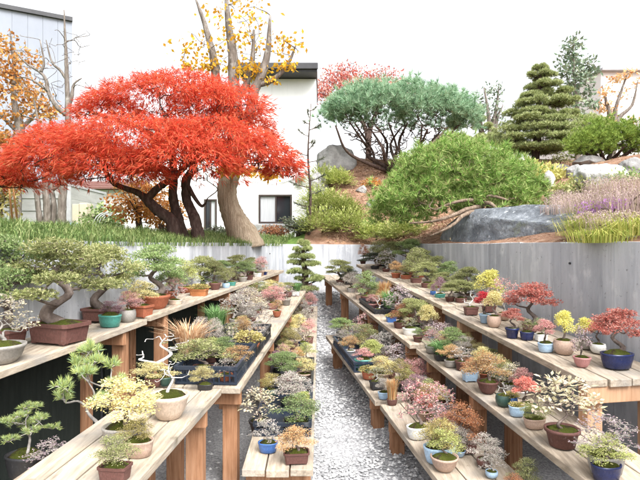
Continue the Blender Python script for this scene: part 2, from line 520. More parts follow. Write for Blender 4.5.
# gravel stones on the path
mb = MB()
ico = np.array([[1, 0, 0], [-1, 0, 0], [0, 1, 0], [0, -1, 0], [0, 0, 1], [0, 0, -1]], float)
icf = np.array([[0, 2, 4], [2, 1, 4], [1, 3, 4], [3, 0, 4], [2, 0, 5], [1, 2, 5], [3, 1, 5], [0, 3, 5]])
for i in range(9000):
    y = R.uniform(2.6, 9.5) if i % 3 else R.uniform(2.6, 5.5)
    x = R.uniform(-.25, .95 - .06 * y) if i % 5 else R.uniform(-.9, 1.3)
    if not xl(y) + .05 < x < xr(y) - .05: continue
    s = R.uniform(.008, .019) * (1.25 if y > 6 else 1)
    v = ico * s * R.uniform(.6, 1.3, (6, 1)) * [1, 1, .65]
    a = R.uniform(0, 6.28)
    v = v @ np.array([[math.cos(a), math.sin(a), 0], [-math.sin(a), math.cos(a), 0], [0, 0, 1]])
    mb.add(v + [x, y, ground_z(y) + s * .35], icf)
tag(mb.build('gravel_stones', M['stone']), 'loose grey gravel stones covering the narrow path', 'gravel', kind='stuff')

# ------------------------------------------------------------------ walls
def wall(p0, p1, top, mat, label, seam=.61):
    p0, p1 = np.array([*p0, 0.]), np.array([*p1, 0.])
    L = np.linalg.norm(p1 - p0)
    u = (p1 - p0) / L
    nrm = np.array([-u[1], u[0], 0])
    mb = MB()
    n = max(1, round(L / seam))
    for i in range(n):
        a, b = i * L / n + .002, (i + 1) * L / n - .002
        pr = R.uniform(0, .008)
        q = [p0 + u * a + nrm * pr, p0 + u * b + nrm * pr, p0 + u * b - nrm * .12, p0 + u * a - nrm * .12]
        mb.hexa([np.array([*k[:2], -.28]) for k in q] + [np.array([*k[:2], top + R.uniform(-.006, .006)]) for k in q])
    a = [p0 - nrm * .02, p1 - nrm * .02, p1 - nrm * .10, p0 - nrm * .10]
    mb.hexa([np.array([*k[:2], -.28]) for k in a] + [np.array([*k[:2], top - .03]) for k in a])
    o = tag(mb.build('retaining_wall', mat, bevel=.003), label, 'wall', 'concrete walls round the bonsai yard')
    for i in range(int(L / 1.9)):                                   # form-tie stubs
        hm = MB()
        q = p0 + u * (.75 + i * 1.9) + nrm * .004 + np.array([0, 0, top - .17 - .5 * (i % 2) * (1 if L > 4 else 0)])
        th = np.linspace(0, 2 * np.pi, 10, endpoint=False)
        ring = lambda rr, dd: [q + nrm * dd + u * math.cos(a) * rr + np.array([0, 0, math.sin(a) * rr]) for a in th]
        b0 = hm.n
        hm.add(ring(.010, .002) + ring(.009, .012) + ring(.004, .013), [[k, (k + 1) % 10, 10 + (k + 1) % 10, 10 + k] for k in range(10)] + [[10 + k, 10 + (k + 1) % 10, 20 + (k + 1) % 10, 20 + k] for k in range(10)])
        hm.f.append(np.array([[20 + k for k in range(10)]]))
        hm.build('tie_stub', M['dark_metal'], o)
    return o


wall((xr(-4), -4), (xr(YEND), YEND), 1.63, M['wall'], 'long streaked grey concrete wall behind the benches on the right')
wall((xl(YEND), YEND), (xl(-4), -4), 1.64, M['wall_l'], 'pale streaked concrete wall behind the upper left bench')
wall((xr(YEND) - .005, YEND), (xl(YEND) + .005, YEND), 1.63, M['wall_l'], 'short pale wall closing the far end of the gravel path', .8)

# ------------------------------------------------------------------ benches
class Bench:
    def __init__(s, name, p, d, w, side, slope):
        s.name, s.p, s.d, s.w, s.side, s.s = name, np.array(p, float), np.array(d, float), w, side, slope

    def z(s, y): return s.p[2] + s.s * (y - s.p[1])

    def edge(s, y): return s.p[0] + s.d[0] / s.d[1] * (y - s.p[1])

    def on(s, px, py):
        k = (HZ - py) / F
        t = (CZ - s.p[2] + s.s * s.p[1]) / (s.s - k)
        return np.array([(px - 320) / F * t, t, s.z(t)])


RU = Bench('upper right bench', (1.54, 3.0, .82), (-.183, 1), .60, 1, .088)
RM = Bench('middle right bench', (1.15, 3.18, .536), (-.183, 1), .47, 1, .088)
RL = Bench('lower right bench', (.456, 4.2, .332), (-.183, 1), .52, 1, .088)
LU = Bench('upper left bench', (-1.78, 2.9, .90), (.235, 1), .52, -1, .06)
LM = Bench('middle left bench', (-.518, 3.41, .68), (.072, 1), .58, -1, .06)
LL = Bench('lower left bench', (-.04, 3.4, .33), (.0, 1), .42, -1, .06)
LN = Bench('near left table', (-.63, 3.3, .69), (.06, 1), .50, -1, .0)
LB = Bench('low left front shelf', (-1.12, 2.9, .36), (.12, 1), .5, -1, .0)


def bench(b, y0, y1, planks, legs, label, mat, post, dz=0, dx=0, panel=False):
    u = unit(np.array([b.d[0], b.d[1], 0]))
    v = np.array([u[1], -u[0], 0]) * b.side                         # across, away from the front edge
    base = np.array([b.edge(y0) + dx, y0, ground_z(y0)])
    root = empty('plank_bench', base, label, 'bench', 'wooden bonsai benches')
    th = .042
    P = lambda y, k, z: np.array([b.edge(y) + dx, y, 0]) + v * k + np.array([0, 0, b.z(y) + dz + z])
    mb = MB()
    for i in range(planks):
        a, c = b.w * i / planks, b.w * (i + 1) / planks - .008
        e0, e1 = y0 + R.uniform(-.012, .012), y1 + R.uniform(-.02, .02)
        zz = R.uniform(-.003, .003)
        mb.hexa([P(e0, a, -th), P(e1, a, -th), P(e1, c, -th), P(e0, c, -th), P(e0, a, zz), P(e1, a, zz), P(e1, c, zz), P(e0, c, zz)][::1] if b.side < 0 else
                [P(e0, a, -th), P(e0, c, -th), P(e1, c, -th), P(e1, a, -th), P(e0, a, zz), P(e0, c, zz), P(e1, c, zz), P(e1, a, zz)])
    mb.build('top', mat, root, base, bevel=.004)
    for y in legs:
        hw = .045
        for k in (.10, b.w - .09):
            q = P(y, k, 0)
            lm = MB()
            zt, zb = b.z(y) + dz - th - .002, ground_z(q[1]) - .03
            lm.box([q[0], q[1], (zt + zb) / 2], [.10, .085, zt - zb], np.array([v, u, [0, 0, 1]]))
            lm.build('leg', post, root, base, bevel=.005)
        bm = MB()
        c = P(y, b.w * .5, 0)
        bm.box([c[0] - u[0] * .066, c[1] - u[1] * .066, b.z(y) + dz - th - .056], [b.w - .03, .04, .10], np.array([v, u, [0, 0, 1]]))
        bm.build('crossbeam', post, root, base, bevel=.004)
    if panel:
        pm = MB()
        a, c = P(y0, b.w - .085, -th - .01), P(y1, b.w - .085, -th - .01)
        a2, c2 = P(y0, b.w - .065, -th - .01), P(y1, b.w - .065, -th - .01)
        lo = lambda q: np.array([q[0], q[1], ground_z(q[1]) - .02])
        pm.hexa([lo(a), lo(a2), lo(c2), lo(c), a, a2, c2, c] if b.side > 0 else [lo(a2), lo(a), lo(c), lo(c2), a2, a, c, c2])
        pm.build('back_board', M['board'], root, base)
    return root


bench(RU, 3.0, 5.02, 4, (3.10, 4.75), 'wide plank bench nearest on the right, its pale end boards facing the viewer', M['wood'], M['newpost'])
bench(RU, 5.06, 8.35, 4, (5.35, 6.7, 8.1), 'long plank bench of green bonsai running to the far end against the right wall', M['wood'], M['post'], dz=.02, dx=.02)
bench(RM, 2.3, 4.72, 3, (2.6, 3.75, 4.55), 'middle step of the right benches, near half with orange and pink bonsai', M['wood'], M['post'])
bench(RM, 4.78, 9.25, 3, (5.0, 6.3, 7.8, 9.0), 'middle step of the right benches, far half ending over the gravel path', M['wood'], M['post'], dz=.015, dx=-.03)
bench(RL, 2.2, 4.18, 3, (2.5, 4.05), 'lowest plank bench on the right, near half beside the gravel', M['wood'], M['post'], dx=.02)
bench(RL, 4.24, 6.3, 3, (4.5, 6.1), 'lowest plank bench on the right, far half carrying a dark crate and teal pot', M['wood'], M['post'])
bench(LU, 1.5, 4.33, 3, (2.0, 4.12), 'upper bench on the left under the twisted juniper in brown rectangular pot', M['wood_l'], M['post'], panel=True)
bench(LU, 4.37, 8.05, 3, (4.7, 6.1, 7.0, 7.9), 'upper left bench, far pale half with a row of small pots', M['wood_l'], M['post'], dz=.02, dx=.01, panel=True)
bench(LM, 3.38, 7.7, 3, (3.55, 4.9, 6.2, 7.5), 'middle left bench holding the blue lattice crate and silvery shrubs', M['wood_l'], M['post'])
bench(LL, 3.0, 8.4, 3, (3.2, 4.8, 6.4, 8.1), 'low left bench crowded with dark trays beside the gravel path', M['wood_l'], M['post'])
bench(LB, 1.5, 3.05, 3, (1.7, 2.9), 'low shelf in the shade under the upper left bench, left of the table', M['wood_l'], M['post'])
bench(LN, 1.6, 3.3, 4, (1.8, 3.1), 'bare topped plank table at the left front under the cream bowl', M['wood_l'], M['post'])


# ------------------------------------------------------------------ crates
def crate(b, y0, y1, inset, w, h, col, label, dz=.0):
    u = unit(np.array([b.d[0], b.d[1], b.s]))
    vh = unit(np.array([u[1], -u[0], 0])) * b.side
    yc = (y0 + y1) / 2
    c = np.array([b.edge(yc), yc, b.z(yc) + .004 + dz]) + vh * (inset + w / 2)
    up = np.cross(u, vh) * (-b.side)
    up = up if up[2] > 0 else -up
    ax = np.array([vh, u, up])
    L = (y1 - y0)
    mb = MB()
    W = lambda x, y, z: c + np.array([x, y, z]) @ ax
    B = lambda x, y, z, sx, sy, sz: mb.box(W(x, y, z), [sx, sy, sz], ax)
    B(0, 0, .006, w, L, .012)
    for s in (-1, 1):
        B(s * (w / 2 - .006), 0, h - .012, .022, L, .024)
        B(0, s * (L / 2 - .006), h - .0125, w - .025, .022, .023)
        B(s * (w / 2 - .005), 0, h * .5, .006, L - .02, .012)
        B(0, s * (L / 2 - .005), h * .5, w - .025, .006, .012)
        n = max(6, int(L / .035))
        for i in range(n + 1):
            B(s * (w / 2 - .0055), -L / 2 + .012 + (L - .024) * i / n, h * .45, .008, .009, h * .86)
        n = max(6, int(w / .035))
        for i in range(n + 1):
            B(-w / 2 + .012 + (w - .024) * i / n, s * (L / 2 - .0055), h * .45, .009, .008, h * .86)
    return tag(mb.build('crate', POTC[col] if col in POTC else M[col], origin=c), label, 'crate', 'plastic lattice crates holding pots')


M['crate_blue'] = glaze('blue_black_plastic', (.018, .027, .045), .4, .1)
M['crate_black'] = glaze('black_plastic', (.018, .02, .024), .4, .1)
crate(LM, 3.42, 4.06, .03, .42, .12, 'crate_blue', 'blue black lattice crate at the near end of the middle left bench')
crate(LM, 4.10, 4.78, .03, .42, .12, 'crate_black', 'black lattice crate just behind the blue one, middle left bench')
crate(LL, 4.30, 5.05, .02, .38, .09, 'crate_black', 'long dark tray of small plants, farther one on the low left bench')
crate(LL, 3.45, 4.22, .02, .38, .09, 'crate_blue', 'dark tray with grey green cushions nearest on the low left bench')
crate(RL, 4.92, 5.9, .0, .26, .10, 'crate_blue', 'dark crate on the edge of the lowest right bench above the gravel')
crate(RM, 6.05, 6.75, .01, .34, .07, 'crate_black', 'flat black tray of small plants on the middle right bench')

# ------------------------------------------------------------------ bonsai kit
POT = {}


def potmesh(kind):
    mb, ms = MB(), MB()
    if kind == 'rect':
        lathe(mb, [(.80, .06), (.84, .07), (.93, .80), (1.0, .82), (1.0, 1.0), (.90, 1.0), (.88, .84), (0.05, .82)], 40, 9, .68)
        for sx in (-1, 1):
            for sy in (-1, 1):
                mb.box([sx * .66, sy * .43, .04], [.24, .2, .08])
        lathe(ms, [(.87, .86), (.7, .98), (.4, 1.10), (.12, 1.14), (.01, 1.14)], 28, 7, .68)
    elif kind == 'oval':
        lathe(mb, [(.70, 0), (.80, .05), (.93, .55), (.97, .84), (1.0, .88), (1.0, 1.0), (.91, 1.0), (.88, .84), (.05, .82)], 36, 2.3, .74)
        lathe(ms, [(.88, .86), (.72, 1.02), (.45, 1.18), (.15, 1.25), (.01, 1.25)], 28, 2.3, .74)
    elif kind == 'bowl':
        lathe(mb, [(.50, 0), (.56, .04), (.80, .36), (.93, .78), (1.0, .86), (1.0, 1.0), (.91, 1.0), (.87, .84), (.05, .82)], 36)
        lathe(ms, [(.87, .86), (.7, 1.0), (.4, 1.12), (.12, 1.17), (.01, 1.17)], 28)
    elif kind == 'deep':
        lathe(mb, [(.66, 0), (.70, .02), (.90, .80), (1.0, .82), (1.0, 1.0), (.90, 1.0), (.87, .9), (.05, .88)], 32)
        lathe(ms, [(.87, .91), (.6, .98), (.3, 1.02), (.01, 1.03)], 24)
    elif kind == 'round':
        lathe(mb, [(.62, 0), (.68, .02), (.93, .34), (.99, .62), (.95, .86), (.90, .92), (.92, 1.0), (.82, 1.0), (.80, .88), (.05, .86)], 36)
        lathe(ms, [(.80, .89), (.6, 1.02), (.35, 1.1), (.01, 1.13)], 24)
    for v in ms.v:
        v[:, 2] += np.array([.035 * noise.noise(Vector(p * 5.)) for p in v])
    return mb.data('pot', smooth=kind not in ('rect',)), ms.data('moss', smooth=True)


for k in ('rect', 'oval', 'bowl', 'deep', 'round'):
    POT[k] = potmesh(k)


def skeleton(seed, curve=.12, top=.72, r=.045, nb=8, spread=.42, zlo=.35):
    """unit trunk with branches: returns mesh builder, nodes and pad centres"""
    global R
    mb, nodes = MB(), []
    a = R.uniform(0, 6.28)
    dx = np.array([math.cos(a), math.sin(a), 0])
    dy = np.array([-dx[1], dx[0], 0])
    pts = [np.zeros(3), dx * curve + [0, 0, top * .22], -dx * curve * .5 + dy * curve * .5 + [0, 0, top * .5], dx * curve * .4 + [0, 0, top * .78], -dx * .02 + [0, 0, top]]
    limb(mb, nodes, pts, [r * 1.5, r, r * .75, r * .5, r * .25], 8, 5, .08)
    pads = []
    for i in range(nb):
        t = i / max(1, nb - 1)
        ang = i * 2.4 + R.uniform(-.3, .3)
        rad = spread * (1 - .62 * t) * R.uniform(.75, 1.1)
        pads.append(np.array([math.cos(ang) * rad, math.sin(ang) * rad, zlo + (.90 - zlo) * t + R.uniform(-.04, .04)]))
    pads.append(np.array([0, 0, .90]))
    return mb, nodes, pads


def variant(kind, seed):
    global R
    R = np.random.default_rng(seed)
    fo = MB()
    if kind == 'jun':
        tr, nodes, pads = skeleton(seed, .11, .75, .05, 9, .40, .42)
        attach(tr, nodes, pads, .03, .008, .12)
        for i, p in enumerate(pads):
            r = np.array([.21, .21, .10]) * R.uniform(.75, 1.15)
            P, N = shell(330, p, r, -.6, .35, 1.15)
            tufts(fo, P, N * .6 + [0, 0, .5], 4, .034, .015, .8)
            Q, N2 = shell(9, p, r, -.1, .5, .8)
            attach(tr, nodes, Q, .012, .004, .1, 4)
    elif kind == 'map':
        tr, nodes, pads = skeleton(seed, .10, .7, .045, 9, .40, .52)
        attach(tr, nodes, pads, .03, .008, .12)
        for p in pads:
            r = np.array([.2, .2, .11]) * R.uniform(.8, 1.15)
            P, N = shell(230, p, r, -.8, .2, 1.04)
            k = rdir(len(P))
            for j in range(3):
                D = N * .4 + rdir(len(P)) * .8 + [0, 0, -.15]
                diamonds(fo, P, D, k, R.uniform(.024, .045, len(P)), .017)
            attach(tr, nodes, shell(6, p, r, -.5, .5, .9)[0], .01, .004, .1, 4)
    elif kind == 'cloud':
        tr, nodes, pads = skeleton(seed, .08, .62, .045, 6, .27, .5)
        attach(tr, nodes, pads, .03, .01, .1)
        for p in pads:
            r = np.array([.23, .23, .17]) * R.uniform(.75, 1.1)
            P, N = shell(420, p, r, -.8, .4, 1.04)
            diamonds(fo, P, N * .6 + rdir(len(P)) * .8, rdir(len(P)), R.uniform(.03, .05, len(P)), .027)
    elif kind == 'bush':
        tr, nodes, pads = skeleton(seed, .06, .5, .03, 10, .38, .3)
        pads = pads + [np.array([R.uniform(-.36, .36), R.uniform(-.36, .36), R.uniform(.3, .7)]) for _ in range(6)]
        attach(tr, nodes, pads, .025, .007, .15)
        for p in pads:
            r = np.array([.17, .17, .13]) * R.uniform(.7, 1.2)
            P, N = shell(230, p, r, -.8, .3, 1.05)
            diamonds(fo, P, N * .6 + rdir(len(P)) * .9, rdir(len(P)), R.uniform(.022, .042, len(P)), .018)
            attach(tr, nodes, shell(5, p, r, -.3, .6, 1.1)[0], .008, .004, .12, 4)
    elif kind == 'twig':
        tr, nodes, pads = skeleton(seed, .06, .5, .03, 12, .40, .3)
        attach(tr, nodes, pads, .022, .006, .18)
        tips = []
        for p in pads:
            q = shell(14, p, [.16, .16, .14], -.6, .5, 1.15)[0]
            attach(tr, nodes, q, .008, .0045, .16, 4)
            tips.append(q)
        P = np.repeat(np.concatenate(tips), 4, 0)
        diamonds(fo, P + R.normal(0, .018, P.shape), rdir(len(P)), rdir(len(P)), R.uniform(.028, .055, len(P)), .024)
    elif kind == 'big':
        tr, nodes, pads = skeleton(seed, .08, .55, .02, 13, .40, .35)
        attach(tr, nodes, pads, .016, .006, .16)
        for p in pads:
            P, N = shell(34, p, [.14, .14, .11], -.7, .3, 1.15)
            attach(tr, nodes, P[:4], .006, .0035, .1, 4)
            D = N + rdir(len(P)) * .5 + [0, 0, -.1]
            k = unit(rdir(len(P)) * .5 + [0, 0, 1.])
            diamonds(fo, P, D, k, R.uniform(.055, .10, len(P)), .042)
    elif kind == 'pine':
        tr, nodes, pads = skeleton(seed, .12, .60, .022, 11, .40, .40)
        attach(tr, nodes, pads, .02, .008, .14)
        for p in pads:
            P, N = shell(13, p, [.11, .11, .08], -.2, .2, 1.)
            attach(tr, nodes, P, .012, .007, .1, 4)
            tufts(fo, P, N * .7 + [0, 0, .8], 30, .085, .009, .5)
    elif kind == 'dead':
        tr, nodes, pads = skeleton(seed, .14, .8, .036, 5, .36, .5)
        attach(tr, nodes, pads, .03, .008, .2)
        attach(tr, nodes, [p + R.normal(0, .12, 3) for p in pads], .014, .006, .2)
        P = np.repeat(np.array([q[0] for q in nodes[-6:]]), 4, 0) + R.normal(0, .008, (24, 3))
        diamonds(fo, P, rdir(24), rdir(24), .035, .02)
    elif kind in ('grass', 'upright'):
        tr = MB()
        tube(tr, np.array([[0, 0, -.05], [0, 0, .08]]), [.08, .05], 6)
        n = 260
        P = np.stack([R.normal(0, .07, n), R.normal(0, .07, n), np.zeros(n)], 1)
        out = unit(P * [1, 1, 0] + R.normal(0, .03, (n, 3)) * [1, 1, 0])
        blades(fo, P, R.uniform(.55, 1.05, n), .028 if kind == 'grass' else .05, .42 if kind == 'grass' else .25, .55, out)
    elif kind == 'moss':
        tr = MB()
        tube(tr, smooth_path([[0, 0, 0], [.05, 0, .3], [-.03, .03, .6]], 4), [.06, .03], 6, .1)
        P, N = shell(500, [0, 0, .2], [.42, .42, .35], -.1, .5, 1.05)
        diamonds(fo, P, N + rdir(len(P)) * .7, rdir(len(P)), .09, .06)
    if not fo.v:
        fo.add([[0, 0, 0], [.01, 0, 0], [0, 0, .01]], [[0, 1, 2]])
    return tr.data('trunk', smooth=True), fo.data('foliage')


VAR = {}
for i, (k, n) in enumerate([('jun', 5), ('map', 3), ('cloud', 3), ('bush', 5), ('twig', 4), ('big', 2), ('pine', 2), ('dead', 2), ('grass', 2), ('upright', 1), ('moss', 2)]):
    VAR[k] = [variant(k, 100 + i * 10 + j) for j in range(n)]
R = np.random.default_rng(77)
#   foliage word -> (shape, leaf material, trunk material, label words)
FOL = {'olive': ('jun', 'olive', 'olive green'), 'green': ('jun', 'green', 'fresh green'), 'dark': ('jun', 'dark', 'dark grey green'), 'lime': ('cloud', 'lime', 'lime green'),
       'red': ('map', 'red', 'crimson'), 'coral': ('map', 'coral', 'coral red'), 'pink': ('map', 'pink', 'pink leaved'), 'yellow': ('cloud', 'yellow', 'bright yellow'),
       'cream': ('cloud', 'cream', 'creamy yellow'), 'white': ('big', 'white', 'white leaved'), 'silver': ('twig', 'silver', 'silvery twiggy'), 'orange': ('bush', 'orange', 'orange leaved'),
       'rust': ('bush', 'rust', 'rusty'), 'purple': ('bush', 'purple', 'purple'), 'lilac': ('twig', 'lilac', 'lilac grey'), 'mustard': ('bush', 'mustard', 'mustard'),
       'straw': ('grass', 'straw', 'straw coloured grass'), 'grass': ('grass', 'grass', 'green grass'), 'pine': ('pine', 'pine', 'tufted needle'), 'bare': ('dead', 'olive', 'bare branched'),
       'moss': ('moss', 'mustard', 'mossy'), 'bush': ('bush', 'olive', 'bushy olive'), 'lbush': ('bush', 'lime', 'bushy lime'), 'cbush': ('bush', 'cream', 'cream bushy'),
       'blade': ('upright', 'orange', 'upright orange bladed'), 'sbush': ('bush', 'silver', 'silvery bushy'), 'gbush': ('bush', 'green', 'leafy green'), 'pbush': ('bush', 'pink', 'pinkish bushy'),
       'ptwig': ('twig', 'pink', 'pink twiggy'), 'wtwig': ('twig', 'white', 'white twiggy'), 'otwig': ('twig', 'olive', 'thin olive')}

ITEMS = []


def add(b, *rows):
    for r in rows: ITEMS.append((b,) + r)


# (px, py of the pot foot, pot width, pot height, pot, crown width, height over rim, foliage, lean)
add(LU, (6, 363, 46, 19, 'grey bowl', 62, 44, 'wtwig'), (-6, 345, 40, 16, '~brown rect', 68, 84, 'green'), (60, 342, 54, 20, 'brown rect', 96, 72, 'olive'),
    (101, 321, 34, 13, 'brown rect', 64, 58, 'olive'), (110, 327, 23, 12, 'teal oval', 24, 13, 'purple'), (128, 322, 16, 12, 'grey round', 24, 17, 'pbush'),
    (148, 317, 24, 12, 'terracotta rect', 34, 22, 'cbush'), (155, 310, 30, 15, 'terracotta bowl', 54, 44, 'green'), (171, 304, 13, 13, 'terracotta deep', 34, 30, 'gbush'),
    (183, 306, 15, 6, 'cream oval', 24, 20, 'ptwig'), (199, 297, 18, 8, 'orange rect', 20, 9, 'moss'), (202, 291, 14, 6, '~brown oval', 28, 26, 'olive'),
    (215, 291, 12, 8, 'brown bowl', 19, 20, 'olive'), (228, 289, 8, 6, 'pale blue round', 16, 11, 'bush'), (237, 287, 10, 5, 'teal oval', 18, 13, 'otwig'),
    (246, 283, 9, 6, 'grey bowl', 18, 14, 'green'), (236, 281, 9, 6, '~brown oval', 22, 18, 'olive'), (255, 281, 8, 6, 'brown rect', 17, 14, 'gbush'),
    (262, 277, 8, 6, 'tan deep', 15, 13, 'pbush'), (268, 278, 8, 5, 'white oval', 13, 9, 'sbush'), (273, 276, 7, 4, 'navy rect', 12, 9, 'wtwig'), (186, 294, 16, 7, '~terracotta bowl', 28, 24, 'lbush'),
    (222, 283, 9, 5, '~grey oval', 22, 16, 'green'), (250, 276, 8, 5, '~brown bowl', 14, 12, 'olive'))
add(LM, (212, 337, 16, 9, '~black deep', 30, 24, 'grass'), (236, 326, 14, 7, '~grey oval', 36, 22, 'silver'), (250, 321, 14, 7, '~brown oval', 32, 22, 'wtwig'), (258, 330, 13, 7, 'tan oval', 28, 18, 'silver'),
    (243, 311, 11, 6, '~brown rect', 28, 16, 'sbush'), (259, 303, 10, 6, '~tan deep', 24, 14, 'bush'), (273, 309, 11, 6, 'pink oval', 28, 15, 'pbush'), (286, 305, 10, 6, 'grey deep', 20, 12, 'lilac'),
    (277, 317, 9, 6, 'terracotta bowl', 14, 10, 'orange'), (298, 296, 8, 5, 'white rect', 16, 9, 'grass'), (270, 299, 8, 5, '~brown deep', 20, 13, 'cbush'), (288, 297, 8, 5, 'brown oval', 14, 9, 'olive'), (228, 313, 10, 6, '~brown bowl', 22, 14, 'lilac'),
    (189, 362, 20, 9, '~black round', 50, 34, 'straw'), (250, 355, 21, 12, 'terracotta bowl', 28, 20, 'moss'), (237, 371, 20, 9, '~black oval', 34, 15, 'orange'), (203, 376, 22, 10, '~brown rect', 60, 24, 'bush'),
    (216, 351, 15, 8, 'black rect', 16, 22, 'sbush'), (232, 350, 13, 8, '~grey deep', 18, 18, 'otwig'), (258, 345, 13, 7, '~brown rect', 20, 16, 'silver'), (222, 364, 15, 8, '~black bowl', 26, 16, 'green'))
add(LM, (205, 392, 16, 8, '~black oval', 30, 16, 'cbush'), (225, 382, 16, 8, '~terracotta bowl', 24, 14, 'silver'), (196, 352, 14, 8, '~grey deep', 24, 24, 'sbush'), (243, 341, 13, 7, '~brown oval', 20, 16, 'orange'), (212, 364, 14, 7, '~brown oval', 24, 18, 'lbush'))
add(RM, (606, 474, 38, 20, 'grey oval', 58, 34, 'lilac'), (560, 480, 30, 16, 'navy oval', 44, 26, 'lbush'))
add(LN, (169, 418, 40, 24, 'cream bowl', 34, 34, 'bare'), (138, 387, 17, 9, '~brown oval', 40, 14, 'cbush'), (146, 379, 15, 9, '~black bowl', 56, 36, 'bare'), (165, 386, 14, 9, 'dark green bowl', 16, 10, 'moss'),
    (124, 446, 42, 20, 'grey oval', 76, 44, 'cbush'), (182, 456, 30, 16, 'tan oval', 36, 20, 'mustard'), (206, 480, 30, 15, 'brown rect', 44, 26, 'bush'))
add(LB, (90, 462, 36, 22, 'brown round', 70, 88, 'pine'), (8, 476, 40, 22, 'black oval', 56, 46, 'pine'), (48, 486, 34, 18, 'terracotta bowl', 44, 24, 'lilac'))
add(LL, (246, 432, 22, 12, '~black deep', 38, 28, 'white'), (291, 408, 22, 9, '~black oval', 42, 24, 'sbush'), (296, 430, 26, 10, '~black rect', 46, 22, 'gbush'), (283, 384, 18, 8, '~brown oval', 32, 22, 'green'),
    (305, 381, 16, 8, '~tan deep', 26, 14, 'cbush'), (298, 368, 12, 7, '~terracotta bowl', 15, 12, 'orange'), (309, 366, 12, 7, '~grey bowl', 20, 15, 'lbush'), (303, 350, 10, 8, 'navy bowl', 20, 14, 'wtwig'),
    (290, 352, 12, 8, 'brown bowl', 20, 14, 'mustard'), (311, 343, 9, 6, '~brown rect', 16, 16, 'pbush'), (299, 338, 10, 6, '~grey oval', 22, 16, 'cbush'), (309, 328, 9, 5, '~tan deep', 18, 14, 'silver'),
    (302, 320, 8, 5, '~white oval', 18, 14, 'sbush'), (310, 313, 8, 5, '~brown bowl', 16, 14, 'pbush'), (304, 307, 7, 5, '~grey deep', 16, 12, 'otwig'), (311, 301, 7, 5, '~tan oval', 14, 11, 'ptwig'),
    (270, 398, 16, 9, '~dark green round', 22, 14, 'mustard'), (311, 418, 14, 8, '~blue deep', 20, 16, 'lime'), (268, 452, 20, 10, 'blue oval', 30, 20, 'silver'), (303, 462, 26, 11, 'brown rect', 40, 22, 'orange'), (276, 374, 12, 8, '~black deep', 16, 14, 'purple'))
add(RU, (617, 368, 32, 15, 'navy oval', 48, 40, 'coral'), (598, 353, 15, 9, 'white round', 20, 20, 'coral'), (582, 367, 17, 10, 'pink bowl', 21, 27, 'lilac'), (564, 354, 21, 14, 'tan round', 22, 26, 'yellow'),
    (586, 349, 14, 8, '~grey oval', 22, 20, 'yellow'), (546, 352, 17, 9, 'pale blue oval', 20, 21, 'pink'), (511, 338, 14, 10, 'navy deep', 21, 18, 'coral'), (527, 340, 14, 8, 'navy oval', 16, 12, 'otwig'),
    (541, 341, 12, 7, 'white rect', 17, 14, 'gbush'), (530, 332, 16, 8, '~brown oval', 46, 36, 'coral'), (494, 327, 14, 11, 'tan round', 22, 22, 'cream'), (485, 323, 12, 9, 'pale blue deep', 19, 20, 'red'),
    (504, 320, 14, 7, '~tan bowl', 32, 30, 'ptwig'), (489, 312, 13, 6, '~brown rect', 30, 31, 'yellow'), (471, 315, 14, 8, 'brown rect', 16, 17, 'bare'), (461, 304, 12, 6, 'brown oval', 29, 16, 'olive'),
    (450, 303, 10, 6, 'brown deep', 17, 13, 'olive'), (457, 298, 10, 5, '~grey oval', 22, 18, 'bush'), (468, 299, 10, 5, '~brown rect', 24, 24, 'olive'), (440, 299, 11, 5, 'teal oval', 16, 15, 'purple'),
    (433, 296, 6, 5, 'blue round', 10, 9, 'lbush'), (448, 291, 9, 5, '~brown bowl', 21, 22, 'green'), (427, 289, 12, 6, 'brown oval', 25, 19, 'olive'), (416, 284, 11, 6, '~brown rect', 29, 26, 'bush'),
    (396, 279, 10, 6, 'terracotta deep', 17, 11, 'orange'), (406, 280, 11, 5, 'terracotta oval', 18, 10, 'mustard'), (411, 273, 9, 5, '~brown oval', 28, 26, 'green'), (393, 271, 9, 5, '~grey rect', 26, 22, 'olive'),
    (379, 267, 8, 4, '~brown bowl', 26, 20, 'bush'), (375, 270, 9, 4, '~black oval', 27, 12, 'dark'), (363, 264, 7, 4, 'brown deep', 12, 14, 'rust'), (436, 283, 9, 5, '~brown deep', 20, 19, 'olive'), (421, 278, 9, 5, '~terracotta oval', 24, 22, 'olive'), (386, 273, 8, 4, '~brown deep', 20, 16, 'silver'))
